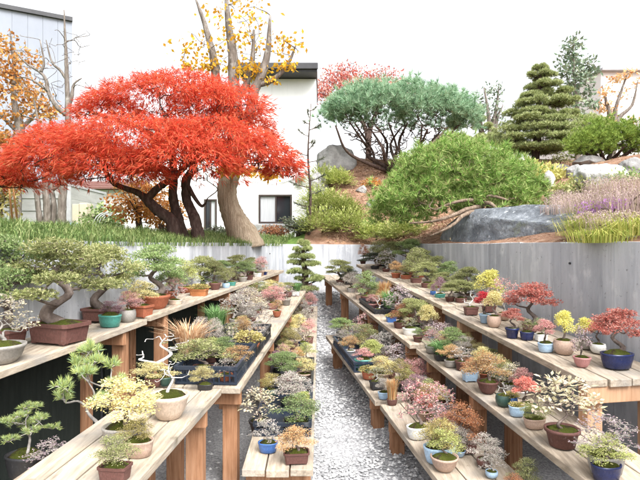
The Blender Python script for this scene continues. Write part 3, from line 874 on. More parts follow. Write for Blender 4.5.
add(RM, (503, 416, 16, 10, 'pale blue oval', 14, 7, 'moss'), (487, 406, 16, 11, 'dark green round', 15, 13, 'bare'), (511, 406, 13, 9, 'blue round', 15, 9, 'moss'), (526, 413, 20, 9, '~dark green oval', 26, 24, 'coral'),
    (511, 393, 16, 9, 'grey rect', 30, 18, 'wtwig'), (473, 393, 21, 12, 'brown bowl', 44, 26, 'orange'), (491, 386, 14, 7, '~grey oval', 30, 22, 'bare'), (455, 381, 15, 10, 'pale blue rect', 17, 12, 'rust'),
    (461, 370, 12, 9, 'brown deep', 22, 13, 'silver'), (439, 367, 14, 7, 'grey oval', 22, 14, 'orange'), (434, 360, 18, 6, '~black rect', 34, 14, 'grass'), (453, 358, 14, 7, '~brown rect', 25, 20, 'green'),
    (463, 361, 12, 7, '~tan deep', 24, 16, 'sbush'), (554, 446, 34, 18, '~brown deep', 66, 48, 'white'), (520, 428, 22, 10, '~tan oval', 30, 12, 'lbush'), (485, 380, 12, 7, '~terracotta deep', 20, 16, 'orange'), (522, 398, 11, 7, '~white deep', 20, 20, 'pink'),
    (400, 336, 16, 8, 'white oval', 18, 10, 'otwig'), (394, 329, 14, 7, '~brown oval', 22, 16, 'rust'), (412, 343, 10, 7, 'brown deep', 12, 8, 'gbush'), (422, 353, 15, 7, 'grey oval', 20, 15, 'ptwig'),
    (416, 331, 13, 7, '~black oval', 30, 22, 'olive'), (428, 337, 12, 7, '~terracotta bowl', 22, 22, 'cream'), (399, 319, 12, 6, '~black deep', 32, 24, 'lilac'), (439, 347, 13, 7, '~brown oval', 28, 16, 'lilac'),
    (385, 307, 10, 6, '~black round', 18, 20, 'blade'), (389, 313, 11, 6, '~black deep', 24, 17, 'grass'), (376, 314, 9, 5, '~grey rect', 14, 14, 'bare'), (384, 323, 10, 6, 'blue rect', 12, 6, 'moss'),
    (366, 302, 11, 6, '~brown oval', 26, 22, 'gbush'), (347, 293, 9, 5, '~grey oval', 22, 14, 'sbush'), (356, 300, 9, 5, '~tan rect', 18, 12, 'ptwig'), (334, 285, 9, 5, '~brown bowl', 26, 18, 'olive'),
    (349, 285, 8, 4, '~black rect', 18, 11, 'dark'), (364, 309, 9, 5, '~pink deep', 14, 9, 'pbush'), (408, 322, 10, 6, '~tan rect', 20, 16, 'mustard'), (445, 356, 11, 6, '~pink bowl', 18, 12, 'pbush'))
add(RL, (359, 370, 18, 11, 'teal oval', 21, 10, 'pbush'), (381, 399, 13, 7, 'pale blue oval', 21, 12, 'sbush'), (373, 389, 14, 8, 'black rect', 20, 13, 'otwig'), (366, 379, 15, 7, 'terracotta oval', 20, 10, 'moss'),
    (383, 381, 14, 8, '~tan deep', 30, 15, 'cbush'), (399, 390, 14, 8, '~black deep', 26, 20, 'mustard'), (415, 403, 14, 8, '~brown deep', 26, 18, 'purple'), (406, 391, 11, 7, '~grey bowl', 20, 14, 'lbush'),
    (392, 405, 11, 6, '~brown oval', 17, 20, 'blade'), (407, 438, 24, 12, '~white oval', 44, 40, 'ptwig'), (438, 428, 24, 12, '~brown oval', 36, 30, 'ptwig'), (424, 420, 12, 8, '~tan deep', 18, 16, 'coral'), (429, 412, 15, 8, '~terracotta deep', 30, 18, 'orange'),
    (366, 350, 13, 7, '~grey oval', 28, 17, 'bush'), (385, 360, 14, 7, '~brown oval', 32, 19, 'silver'), (352, 345, 11, 6, '~brown rect', 24, 14, 'otwig'), (341, 338, 10, 6, '~black oval', 22, 13, 'green'),
    (346, 356, 11, 6, '~white deep', 20, 13, 'orange'), (372, 366, 12, 7, '~black oval', 26, 17, 'lime'), (398, 371, 13, 7, '~tan oval', 28, 18, 'lilac'), (337, 347, 10, 5, '~teal deep', 18, 11, 'sbush'),
    (430, 462, 32, 16, 'pale blue oval', 40, 24, 'mustard'), (462, 452, 28, 14, 'brown rect', 44, 30, 'rust'), (399, 470, 28, 14, 'tan bowl', 36, 24, 'lbush'), (420, 386, 13, 7, '~grey deep', 28, 18, 'pbush'), (368, 336, 10, 6, '~grey deep', 26, 15, 'ptwig'))

crates = {id(LM): (LM, 3.42, 4.78), id(LL): (LL, 3.45, 5.05)}
built = []
for it in ITEMS:
    b, px, py, pw, ph, pot, cw, ch, fol = it[:9]
    hidden = pot.startswith('~')
    col, shp = pot.lstrip('~').rsplit(' ', 1)
    p = b.on(px, py)
    # keep the foot on its bench
    lim = .055 + pw / F * p[1] * .3
    e = b.edge(p[1])
    u = unit(np.array([b.d[0], b.d[1]]))
    off_ = (p[0] - e) * b.side * u[1]
    off2 = min(max(off_, lim), b.w - .05)
    p[0] = e + off2 / u[1] * b.side
    built.append(dict(b=b, p=p, m=p[1] / F, pw=pw, ph=ph, col=col, shp=shp, hidden=hidden, cw=cw, ch=ch, fol=fol))

# plants crowding the backs of the benches
FR = np.random.default_rng(14)
for b, y0, y1, n, kinds in [(RM, 3.6, 9.0, 32, 'bush sbush lilac silver olive orange otwig bush cbush pbush lilac'), (RL, 2.5, 6.2, 30, 'bush sbush lilac silver rust otwig bush ptwig cbush lilac'),
                            (LM, 4.9, 7.5, 18, 'sbush wtwig silver lilac bush cbush'), (LL, 4.9, 8.2, 20, 'sbush wtwig cbush lbush bush ptwig'), (RU, 5.2, 8.2, 8, 'olive bush green olive'), (LU, 4.6, 7.9, 8, 'olive green bush gbush')]:
    kinds = kinds.split()
    cols = ['brown', 'grey', 'tan', 'terracotta', 'black', 'brown', 'pale blue', 'dark green']
    for i in range(n):
        y = y0 + (y1 - y0) * (i + FR.uniform(.2, .8)) / n
        k = b.w * FR.uniform(.42, .86)
        u = unit(np.array([b.d[0], b.d[1]]))
        p = np.array([b.edge(y) + k / u[1] * b.side, y, b.z(y)])
        mm = y / F
        w_ = FR.uniform(.065, .105) / mm
        built.append(dict(b=b, p=p, m=mm, pw=w_, ph=w_ * .5, col=cols[FR.integers(8)], shp=['oval', 'bowl', 'round', 'deep'][FR.integers(4)], hidden=True,
                          cw=w_ * FR.uniform(1.7, 2.3), ch=w_ * FR.uniform(1.1, 1.7), fol=kinds[FR.integers(len(kinds))]))

DUP = {}
ROWS = []
for b in (LU, LM, LN, LB, LL, RU, RM, RL):
    row = sorted([q for q in built if q['b'] is b], key=lambda q: q['p'][1])
    ROWS.append((b, row))
    for i, q in enumerate(row):
        me = FOL[q['fol']][2]
        pot = '' if q['hidden'] else f", {q['col']} {'pot' if q['shp'] != 'bowl' else 'bowl'}"
        nb = lambda k: FOL[row[k]['fol']][2]
        if 0 < i < len(row) - 1:
            rel = f"between {nb(i - 1)} and {nb(i + 1)} ones"
        elif i == 0:
            rel = f"nearest, before the {nb(1)} one"
        else:
            rel = f"farthest, beyond the {nb(i - 1)} one"
        q['label'] = f"{me} bonsai{pot}, {b.name}, {rel}"
        DUP.setdefault(q['label'], []).append(q)
for k, v in DUP.items():                                            # same look and neighbours: tell by distance
    if len(v) > 1:
        for q, w_ in zip(v, ['nearer', 'farther'] if len(v) == 2 else ['nearest', 'middle', 'farthest']):
            q['label'] = w_ + ' ' + q['label']
for b, row in ROWS:
    for i, q in enumerate(row):
        r = FOL[q['fol']]
        shape, lm = r[0], r[1]
        m = q['m']
        x, y, z = q['p']
        s = q['pw'] * m * .5
        hz = q['ph'] * m
        root = empty('potted_bonsai', (x, y, z + .002), q['label'], 'bonsai', f"bonsai standing on the {b.name}", rz=-math.atan2(b.d[0], b.d[1]) + R.uniform(-.15, .15) + (1.57 if q['shp'] == 'rect' and b.side * R.uniform(-1, 1) > 2 else 0))

        def part(nm, me_, mat, par, sc, loc=(0, 0, 0), rz=0):
            o = bpy.data.objects.new(nm, me_)
            if not me_.materials: me_.materials.append(mat)
            COL.objects.link(o)
            o.material_slots[0].link = 'OBJECT'
            o.material_slots[0].material = mat
            o.parent = par
            o.scale = sc
            o.location = loc
            o.rotation_euler = (0, 0, rz)
            return o
        po = part('pot', POT[q['shp']][0], POTC[q['col']], root, (s, s, hz))
        part('moss', POT[q['shp']][1], M['moss'], po, (1, 1, 1))
        i_v = R.integers(len(VAR[shape]))
        tr, fo = VAR[shape][i_v]
        rz = R.uniform(0, 6.28)
        cwm, chm = q['cw'] * m * 1.22, q['ch'] * m * 1.14
        bark = M['deadwood'] if shape == 'dead' else M['pale_bark'] if shape == 'pine' or (shape == 'twig' and R.random() < .7) else M['bonsai_bark']
        part('trunk', tr, bark, root, (cwm * 1.02, cwm * 1.02, chm), (0, 0, hz * .9), rz)
        part('foliage', fo, LF[lm], root, (cwm * 1.02, cwm * 1.02, chm), (0, 0, hz * .9), rz)


# ------------------------------------------------------------------ rocks and low planting
def rock(p, size, mat, label, seed, rz=0, sink=.3, facet=.35, flat=0):
    import bmesh
    bm = bmesh.new()
    bmesh.ops.create_icosphere(bm, subdivisions=5, radius=1)
    rs = np.random.default_rng(seed)
    pl = [(Vector(unit(rs.normal(0, 1, 3) * [1, 1, .8])), rs.uniform(.62, .9)) for _ in range(13)]
    for v in bm.verts:
        c = v.co.copy()
        for n_, d in pl:                                            # chip flat faces off the boulder
            k = c.dot(n_)
            if k > d: c -= n_ * (k - d) * (.6 + facet)
        n3 = Vector(c) * 2 + Vector((seed, 0, 0))
        c *= 1 + .10 * noise.noise(n3) + .045 * noise.noise(n3 * 3.1) + .02 * noise.noise(n3 * 8) + .008 * noise.noise(n3 * 20)
        v.co = Vector((c.x * size[0] / 2, c.y * size[1] / 2, c.z * size[2]))
    me = bpy.data.meshes.new('rock')
    bm.to_mesh(me)
    bm.free()
    me.polygons.foreach_set('use_smooth', [True] * len(me.polygons))
    me.materials.append(mat)
    o = bpy.data.objects.new('boulder', me)
    COL.objects.link(o)
    o.location = (p[0], p[1], p[2] + size[2] * (1 - 2 * sink) * .5)
    o.rotation_euler = (0, 0, rz)
    return tag(o, label, 'rock', 'boulders set into the garden bank')


def sit(px, py, Y):
    p = pix(px, py, Y)
    return np.array([p[0], p[1], T(p[0], p[1])])


c = sit(505, 243, 5.75)
rock([c[0] + .20, c[1] + .30, 1.58], (3.8, .85, .47), M['rock_dark'], 'large dark blue grey boulder on the wall top under the spreading pine', 3, rz=-1.37, sink=.34)
rock(hit(600, 190), (.80, .55, .34), M['rock_pale'], 'big white lichened boulder among heather below the right hand pine', 8, rz=.2, sink=.3)
rock(hit(549, 188), (.26, .3, .26), M['rock_pale'], 'small pale stone left of the big white boulder', 12, sink=.3)
rock(hit(588, 204), (.30, .22, .10), M['rock_pale'], 'low flat pale stone in front of the white boulder', 15, sink=.3)
rock(hit(562, 172), (.6, .5, .2), M['rock_grey'], 'flat grey stone between yellow shrub and white boulder', 18, sink=.3)
rock(hit(588, 164), (.8, .5, .16), M['rock_grey'], 'grey slab under the rounded pine at the right', 21, sink=.3)
rock(hit(634, 174), (.45, .4, .2), M['rock_grey'], 'grey stone at the right edge below the rounded pine', 25, sink=.3)
rock(hit(334, 172) + np.array([0, .3, 0]), (1.15, .8, .75), M['rock_grey'], 'upright grey boulder left of the blue green pine', 28, rz=.3, sink=.3)
rock(hit(318, 200), (.7, .6, .6), M['rock_grey'], 'grey boulder half covered by juniper on the left flank', 31, sink=.4)
rock(hit(574, 176), (.34, .3, .2), M['rock_grey'], 'small grey stone beside the yellow leafy shrub', 41, sink=.3)
rock(hit(492, 160), (.7, .5, .3), M['rock_pale'], 'pale stone behind the crest of the spreading pine', 44, sink=.3)
rock(hit(372, 206), (.26, .22, .12), M['rock_grey'], 'small flat stone on the bare red soil', 47, sink=.35)
rock(hit(362, 192), (.3, .2, .14), M['rock_grey'], 'small stone below the umbrella pine on red soil', 49, sink=.35)
rock(hit(618, 240, 3.2) + np.array([.1, .15, 0]), (.9, .35, .10), M['rock_pale'], 'low pale edging stone on the wall top at the right', 35, rz=-1.2, sink=.4)
rock(hit(515, 166), (.9, .5, .2), M['rock_pale'], 'pale low rock at the foot of the tiered conifer', 38, sink=.35)


def shrub(name, p, w, d, h, mat, style, label, cat, group, n=500, sz=.05):
    """low plant: stems plus leaves or sprays filling a dome"""
    root = empty(name, p, label, cat, group)
    st, fo, nodes = MB(), MB(), [(np.array([0, 0, 0.]), .02)]
    tips, N = shell(16, [0, 0, h * .25], [w / 2, d / 2, h * .75], -.1, .4, .9)
    attach(st, nodes, tips, .02, .005, .12, 4)
    P, N = shell(n, [0, 0, h * .2], [w / 2, d / 2, h * .8], -.25, .35, 1.1)
    if style == 'leaf':
        diamonds(fo, P, N * .7 + rdir(len(P)) * .8, unit(rdir(len(P)) + [0, 0, .8]), R.uniform(.7, 1.3, len(P)) * sz, sz * .55)
    elif style == 'spray':
        D = unit(N * [1, 1, .5] + rdir(len(P)) * .35 + [0, 0, .15])
        for k in range(6):
            t = k / 6
            side = np.cross(D, [0, 0, 1.])
            diamonds(fo, P + D * sz * 2 * t, D + side * (.9 if k % 2 else -.9) * (1 - .5 * t) + rdir(len(P)) * .25, rdir(len(P)) * .4 + [0, 0, 1.], sz * R.uniform(.7, 1.2, len(P)), sz * .34)
    elif style == 'needle':
        tufts(fo, P, N * .8 + [0, 0, .4], 16, sz, .006, .45)
    elif style == 'grass':
        P = np.stack([R.normal(0, w * .22, n), R.normal(0, d * .22, n), np.zeros(n)], 1)
        out = unit(P * [1, 1, 0] + R.normal(0, .05, (n, 3)) * [1, 1, 0])
        blades(fo, P, R.uniform(.5, 1.1, n) * h, sz * .13, .9, .8, out)
    elif style == 'heather':
        P = np.stack([R.uniform(-.5, .5, n) * w, R.uniform(-.5, .5, n) * d, np.zeros(n)], 1)
        blades(fo, P, R.uniform(.5, 1.1, n) * h, sz * .09, .35, .3)
        Q = P + np.stack([R.normal(0, .02, n), R.normal(0, .02, n), R.uniform(.4, 1, n) * h], 1)
        diamonds(fo, np.repeat(Q, 2, 0), rdir(2 * n) + [0, 0, .6], rdir(2 * n), sz * .42, sz * .22)
    st.build('stem', M['bark'], root, smooth=True)
    fo.build('foliage', LF[mat], root)
    return root


JG = 'spreading junipers along the left of the bank'
for i, (px, py, w, h, lab) in enumerate([(322, 190, .95, .45, 'pale green juniper highest on the left flank by the grey boulder'), (330, 212, .9, .38, 'yellow green juniper midway down the left flank'),
                                         (322, 232, .8, .36, 'juniper at the left edge just above the wall end'), (350, 232, .8, .34, 'low juniper over the wall end, left of the bare red soil'),
                                         (345, 216, .6, .26, 'small juniper tongue reaching onto the red soil'), (376, 240, .75, .26, 'low yellow green juniper on the wall top left of the pine'),
                                         (404, 238, .7, .26, 'low juniper under the left side of the spreading pine'), (338, 186, .6, .3, 'small juniper right below the upright grey boulder'),
                                         (316, 214, .7, .5, 'tall juniper at the seam of lawn and bank')]):
    shrub('juniper_shrub', hit(px, py), w * 1.15, w * 1.1, h * 1.15, 'juniper', 'spray', lab, 'shrub', JG, 700, .052)
shrub('yellow_shrub', hit(548, 182), .85, .7, .34, 'hosta', 'leaf', 'pale yellow leafy shrub in front of the tiered conifer', 'shrub', None, 900, .085)
shrub('yellow_shrub', hit(528, 170), .6, .6, .26, 'hosta', 'leaf', 'smaller cream yellow shrub left of the leafy yellow one', 'shrub', None, 600, .08)
for px, py, w_, h_, mt, sty, lab in [(505, 166, .7, .3, 'juniper', 'spray', 'low pale green shrub at the left foot of the tiered conifer'), (560, 164, .7, .26, 'olive', 'leaf', 'low olive shrub at the right foot of the tiered conifer'),
                                     (582, 182, .4, .2, 'lime', 'leaf', 'lime green low plant left of the white boulder'), (628, 186, .6, .2, 'green', 'leaf', 'low green plant right of the white boulder'), (372, 186, .5, .16, 'autumn', 'leaf', 'orange brown low plant under the umbrella pine'), (560, 195, .5, .2, 'lime', 'leaf', 'lime green plant right of the spreading pine')]:
    shrub('low_shrub', hit(px, py), w_, w_, h_, mt, sty, lab, 'shrub', 'low shrubs on the bank', 420, .05)
shrub('heather_bush', hit(584, 199), .5, .4, .26, 'bush' if 'bush' in LF else 'olive', 'leaf', 'small olive bush in front of the white boulder', 'shrub', None, 500, .05)
HG = 'heathers on the bank at the right'
for px, py, w, h, mt, lab in [(592, 206, .8, .15, 'heather', 'greyish pink heather mat between the dark boulder and the white one'), (600, 214, .9, .18, 'heather', 'pinkish heather behind the violet flowers'),
                              (636, 214, .8, .22, 'heather', 'heather drift at the right edge of the bank'), (630, 196, .8, .2, 'heather', 'pale heather right of the white boulder'),
                              (574, 200, .6, .12, 'heather', 'heather mat below the small olive bush'), (628, 232, .7, .16, 'heather', 'heather low on the right beside the yellow grass')]:
    shrub('heather', hit(px, py), w, w * .8, h, mt, 'heather', lab, 'heather', HG, 1800, .035)
for px, py, w, h, mt, lab in [(592, 236, .5, .22, 'yellowgrass', 'green and yellow grass clump at the end of the dark boulder'), (612, 232, .55, .24, 'yellowgrass', 'yellow grass clump between the violet flowers'),
                              (634, 236, .5, .2, 'yellowgrass', 'yellow grass clump nearest the right edge'), (604, 243, .45, .16, 'yellowgrass', 'low yellow grass hanging over the wall top'), (604, 222, .5, .22, 'yellowgrass', 'upper yellow grass clump under the heather')]:
    shrub('ornamental_grass', hit(px, py), w, w, h, mt, 'grass', lab, 'grass clump', 'yellow grasses on the bank', 650, .045)
for px, py, lab in [(589, 232, 'violet flower clump left of the yellow grass'), (614, 230, 'violet flower clump in the middle of the yellow grass')]:
    shrub('violet_flowers', hit(px, py), .17, .14, .26, 'violet', 'heather', lab, 'flowers', 'violet flowers on the bank', 130, .05)
# fallen needles and litter on the red soil
mb = MB()
P = []
for i in range(26000):
    x, y = (R.uniform(-.2, 8.5), R.uniform(3.4, 15)) if i % 2 else (R.uniform(0, 2.6), R.uniform(8, 14))
    if x > xr(y) + .1 or (y > YEND + .1 and x > .1): P.append([x, y, T(x, y) + .012])
P = np.array(P)
diamonds(mb, P, rdir(len(P)) * [1, 1, .25], rdir(len(P)) * .3 + [0, 0, 1.], R.uniform(.03, .085, len(P)), .016)
tag(mb.build('leaf_litter', LF['litter']), 'brown fallen leaves and needles over the red soil of the bank', 'leaf litter', kind='stuff')

# lawn blades on the left bank
mb = MB()
P = []
while len(P) < 26000:
    y = R.uniform(2.2, 10.5) if R.random() < .7 else R.uniform(2.2, 6.5)
    d = abs(R.normal(0, .75))
    x = xl(y) - d + .03
    if y > YEND and x > -.2: continue
    P.append([x, y, T(min(x, xl(y) - .01), y) - .01])
P = np.array(P)
H = R.uniform(.07, .17, len(P)) * (1 + .5 * np.array([noise.noise(Vector((p[0] * 3, p[1] * 3, 0))) for p in P]))
blades(mb, P, H, .008, .7, .6)
tag(mb.build('lawn_grass', LF['lawn']), 'long green grass along the top of the left wall', 'grass', kind='stuff')


# ------------------------------------------------------------------ trees
def tree_root(name, base, label, cat, group=None):
    return empty(name, base, label, cat, group)


def crown_twigs(tr, nodes, crowns, per, r0=.02, r1=.005):
    for c, r in crowns:
        attach(tr, nodes, [c - np.array([0, 0, r[2] * .2])], r0 * 1.6, r1 * 1.5, .12)
        attach(tr, nodes, shell(per, c, r, -.5, .45, .9)[0], r0, r1, .14)


# --- the big red cut-leaf maple
Y = 6.9
base = np.array([*pix(178, 232, Y)[:2], 0])
base[2] = T(base[0], base[1]) - .05
root = tree_root('red_maple', base, 'wide drooping bright red maple on the lawn before the white house', 'tree')
tr, nodes = MB(), []
B = lambda px, py, dy=0: pix(px, py, Y + dy)
limb(tr, nodes, [base + [-.02, 0, 0], B(172, 222), B(160, 212), B(150, 203), B(143, 196)], [.10, .085, .075, .065, .055])
limb(tr, nodes, [B(143, 196), B(136, 192), B(115, 184), B(106, 172, -.2), B(100, 160, -.3)], [.05, .042, .036, .03, .02])
limb(tr, nodes, [B(147, 199), B(157, 189), B(168, 181), B(180, 172), B(190, 160), B(200, 148)], [.055, .05, .045, .04, .035, .025])
limb(tr, nodes, [base + [.06, .15, 0], B(177, 215, .2), B(173, 195, .1), B(174, 178, .1), B(172, 150, .1), B(165, 115, .1)], [.085, .07, .06, .055, .045, .025])
limb(tr, nodes, [base + [.27, .05, 0], B(195, 220, .1), B(187, 200, .2), B(186, 180, .2), B(194, 168, .2), B(193, 150, .2), B(215, 120, .1)], [.09, .075, .065, .06, .05, .04, .025])
limb(tr, nodes, [B(174, 180, .1), B(160, 168, .1), B(128, 172, 0), B(105, 165, -.2)], [.06, .05, .04, .025])
limb(tr, nodes, [B(187, 185, .2), B(200, 205, 0), B(206, 203, -.1)], [.035, .022, .012])
limb(tr, nodes, [B(172, 150, .1), B(140, 128, .1), B(110, 118, .1), B(90, 112, .1)], [.05, .035, .025, .015])
limb(tr, nodes, [B(193, 150, .2), B(225, 140, 0), B(262, 150, 0)], [.045, .03, .015])
domes = [(162, 97, .1, 70, 18), (222, 104, .1, 48, 22), (108, 108, .3, 34, 18), (185, 84, .3, 45, 12), (140, 140, -.5, 78, 26), (72, 152, -.3, 62, 24), (32, 168, .1, 46, 22), (8, 178, .2, 26, 16),
         (212, 142, -.4, 62, 26), (258, 156, -.1, 40, 22), (185, 160, -.7, 58, 24), (112, 166, -.6, 52, 22), (282, 168, .1, 17, 12), (70, 140, .4, 45, 20), (236, 128, .4, 40, 22), (-14, 176, .3, 26, 16)]
fo = MB()
crowns = []
for (px, py, dy, rx, ry) in domes:
    m = (Y + dy) / F
    c = B(px, py + ry * .35, dy)
    r = np.array([rx * m, rx * m * .78, ry * m * 1.25])
    crowns.append((c, r))
    n = int(3.6 * rx * (1 + ry * .05))
    P, N = shell(n * 3, c, r, -.12, .72, 1.04)
    out = unit(N * [1, 1, 0] + 1e-4)
    Q, N2 = P, N
    k = 6
    for j in range(k):                                              # a hand of thin drooping lobes
        D = unit(out * R.uniform(.5, 1.1, (len(P), 1)) + [0, 0, -.42] + N * .25 + R.normal(0, .45, P.shape))
        diamonds(fo, P, D, unit(N + R.normal(0, .4, P.shape)), R.uniform(.045, .10, len(P)), R.uniform(.006, .0115, len(P)))
    tufts_n = int(n * .5)
    P, N = shell(tufts_n, c, r * [1.02, 1.02, 1], -.3, .95, 1.08)
    out = unit(N * [1, 1, 0] + 1e-4)
    for j in range(5):
        D = unit(out * .8 + [0, 0, -.55] + R.normal(0, .35, P.shape))
        diamonds(fo, P + D * .05, D, unit(N + R.normal(0, .3, P.shape)), R.uniform(.06, .12, len(P)), .010)
crown_twigs(tr, nodes, crowns, 16, .022, .006)
tr.build('trunk', M['bark'], root, base, smooth=True)
fo.build('crown', LF['maple'], root, base)

# --- tan trunked tree with golden leaves
Y = 8.4
base = pix(246, 243, Y)
base[2] = T(base[0], base[1]) - .08
root = tree_root('golden_leaf_tree', base, 'thick smooth tan trunk rising bent behind the red maple with golden leaves above', 'tree')
tr, nodes = MB(), []
B = lambda px, py, dy=0: pix(px, py, Y + dy)
limb(tr, nodes, [base, B(243, 236), B(235, 220), B(229, 205), B(227, 190), B(231, 172), B(236, 155), B(238, 130)], [.33, .25, .19, .165, .16, .16, .155, .15], 14, 6, .03)
tr.build('trunk', M['bark_tan'], root, base, smooth=True)
tr = MB()
limb(tr, nodes, [B(238, 132), B(236, 112), B(234, 90), B(233, 60), B(228, 20), B(226, -10)], [.14, .105, .095, .085, .05, .02], 10)
limb(tr, nodes, [B(238, 130), B(225, 112), B(218, 88), B(214, 60), B(205, 25), B(196, 0)], [.12, .085, .075, .065, .04, .015], 10)
limb(tr, nodes, [B(238, 130), B(250, 112), B(254, 92), B(262, 74), B(268, 50), B(270, 15)], [.12, .09, .08, .07, .05, .015], 10)
limb(tr, nodes, [B(257, 85), B(268, 82), B(280, 74), B(289, 62), B(296, 45)], [.05, .045, .035, .028, .012], 8)
limb(tr, nodes, [B(236, 100), B(246, 84), B(252, 62), B(254, 30)], [.06, .055, .045, .02], 8)
fo = MB()
for (px, py, rx, ry, n) in [(210, 66, 20, 6, 60), (250, 70, 20, 11, 95), (287, 65, 12, 5, 40), (270, 80, 9, 4, 25), (200, 48, 36, 12, 55), (245, 36, 42, 14, 80), (285, 44, 26, 10, 45), (235, 8, 44, 14, 60), (188, 66, 10, 4, 22)]:
    m = Y / F
    P, N = shell(n * 2, B(px, py), np.array([rx, rx * .9, ry]) * m, -1, .2, 1.1)
    attach(tr, nodes, P[::9], .012, .004, .15)
    diamonds(fo, P, rdir(len(P)) + [0, 0, -.5], rdir(len(P)), R.uniform(.05, .10, len(P)), .05)
for (px, py, rx, ry, n) in [(245, 170, 22, 6, 120), (270, 174, 16, 5, 80), (224, 170, 12, 4, 40)]:
    P, N = shell(n * 2, B(px, py, -.3), np.array([rx, rx, ry]) * Y / F, -1, .2, 1.1)
    attach(tr, nodes, P[::16], .012, .004, .15)
    diamonds(fo, P, rdir(len(P)) + [0, 0, -.8], rdir(len(P)), R.uniform(.05, .10, len(P)), .04)
tr.build('limbs', M['bark_grey'], root, base, smooth=True)
fo.build('crown', LF['gold'], root, base)

# --- bare trunks on the left
Y = 9.5
base = pix(52, 226, Y)
base[2] = T(base[0], base[1]) - .05
root = tree_root('bare_tree', base, 'leafless grey tree with several trunks left of the red maple', 'tree')
tr, nodes = MB(), []
B = lambda px, py, dy=0: pix(px, py, Y + dy)
limb(tr, nodes, [B(62, 226), B(62, 205), B(64, 180), B(67, 150), B(68, 115), B(67, 80), B(66, 55), B(64, 10)], [.085, .075, .07, .06, .05, .04, .03, .01], 10)
limb(tr, nodes, [B(47, 226), B(47, 205), B(45, 185), B(46, 160), B(40, 130), B(34, 100)], [.075, .065, .055, .045, .03, .012], 9)
limb(tr, nodes, [B(53, 226, .1), B(54, 205, .1), B(51, 185, .1), B(55, 160, .1), B(60, 135, .1)], [.06, .05, .042, .035, .015], 9)
limb(tr, nodes, [B(41, 228), B(38, 205), B(36, 185), B(32, 165)], [.055, .05, .045, .03], 8)
limb(tr, nodes, [B(67, 115), B(58, 108), B(49, 94), B(46, 80), B(40, 72), B(27, 64), B(14, 50)], [.045, .04, .034, .03, .025, .018, .008], 8)
limb(tr, nodes, [B(49, 92), B(40, 85), B(28, 78), B(16, 78)], [.03, .02, .015, .008], 6)
limb(tr, nodes, [B(67, 112), B(72, 95), B(74, 84), B(82, 78)], [.045, .035, .02, .008], 7)
limb(tr, nodes, [B(67, 80), B(60, 70), B(52, 62), B(46, 40)], [.03, .025, .02, .008], 7)
limb(tr, nodes, [B(41, 72), B(44, 62), B(40, 40)], [.03, .02, .008], 7)
limb(tr, nodes, [B(53, 190), B(58, 185), B(60, 170)], [.03, .025, .015], 7)
attach(tr, nodes, [B(R.uniform(20, 95), R.uniform(30, 110), R.normal(0, .5)) for _ in range(60)], .012, .004, .16, 4)
tr.build('trunk', M['bark_grey'], root, base, smooth=True)

# --- sparse orange tree at the left edge
Y = 11.5
base = pix(16, 222, Y)
base[2] = T(base[0], base[1]) - .05
root = tree_root('thin_autumn_tree', base, 'thin tree with sparse orange brown leaves at the left edge against the grey building', 'tree')
tr, nodes, fo = MB(), [], MB()
B = lambda px, py, dy=0: pix(px, py, Y + dy)
limb(tr, nodes, [base, B(15, 180), B(18, 140), B(20, 128), B(14, 100), B(14, 70), B(10, 30)], [.13, .12, .11, .10, .06, .04, .01], 9)
limb(tr, nodes, [B(19, 132), B(8, 122), B(-4, 108), B(-14, 80)], [.06, .045, .03, .012], 7)
limb(tr, nodes, [B(19, 130), B(30, 120), B(38, 108), B(42, 92)], [.05, .04, .03, .012], 7)
for (px, py, rx, ry, n) in [(10, 76, 20, 20, 170), (30, 95, 20, 16, 130), (48, 110, 16, 12, 90), (-12, 95, 22, 25, 200), (15, 115, 22, 12, 80), (4, 140, 16, 15, 170), (0, 50, 26, 20, 150), (30, 60, 18, 10, 40)]:
    P, N = shell(n * 2, B(px, py), np.array([rx, rx, ry]) * Y / F, -1, .2, 1.1)
    attach(tr, nodes, P[::7], .012, .004, .15, 4)
    diamonds(fo, P, rdir(len(P)) + [0, 0, -.4], rdir(len(P)), R.uniform(.06, .12, len(P)), .07)
tr.build('trunk', M['bark_grey'], root, base, smooth=True)
fo.build('crown', LF['autumn'], root, base)


def bushy(name, p, w, h, mat, label, n=900, sz=.07, cat='shrub', lift=.35, barkm='bark', lobes=6):
    root = empty(name, p, label, cat)
    st, fo, nodes = MB(), MB(), []
    for a in range(4):
        limb(st, nodes, [[R.normal(0, .03), R.normal(0, .03), -.05], [R.normal(0, w * .08), R.normal(0, w * .08), h * .3], [R.normal(0, w * .2), R.normal(0, w * .2), h * .6]], [.03, .022, .01], 6)
    for i in range(lobes):
        a = i * 2.4
        rr = w * .3 * math.sqrt((i + .5) / lobes)
        c = np.array([math.cos(a) * rr, math.sin(a) * rr, h * (lift + (.78 - lift) * R.random())])
        r = np.array([w * .28, w * .28, h * .22])
        P, N = shell(n // lobes, c, r, -.9, .3, 1.15)
        attach(st, nodes, P[::12], .012, .004, .15, 4)
        diamonds(fo, P, N * .5 + rdir(len(P)) + [0, 0, -.2], rdir(len(P)), R.uniform(.7, 1.3, len(P)) * sz, sz * .55)
    st.build('stem', M[barkm], root, smooth=True)
    fo.build('foliage', LF[mat], root)
    return root


def flat_at(px, Y):
    p = pix(px, 230, Y)
    return np.array([p[0], Y, T(p[0], Y) - .03])


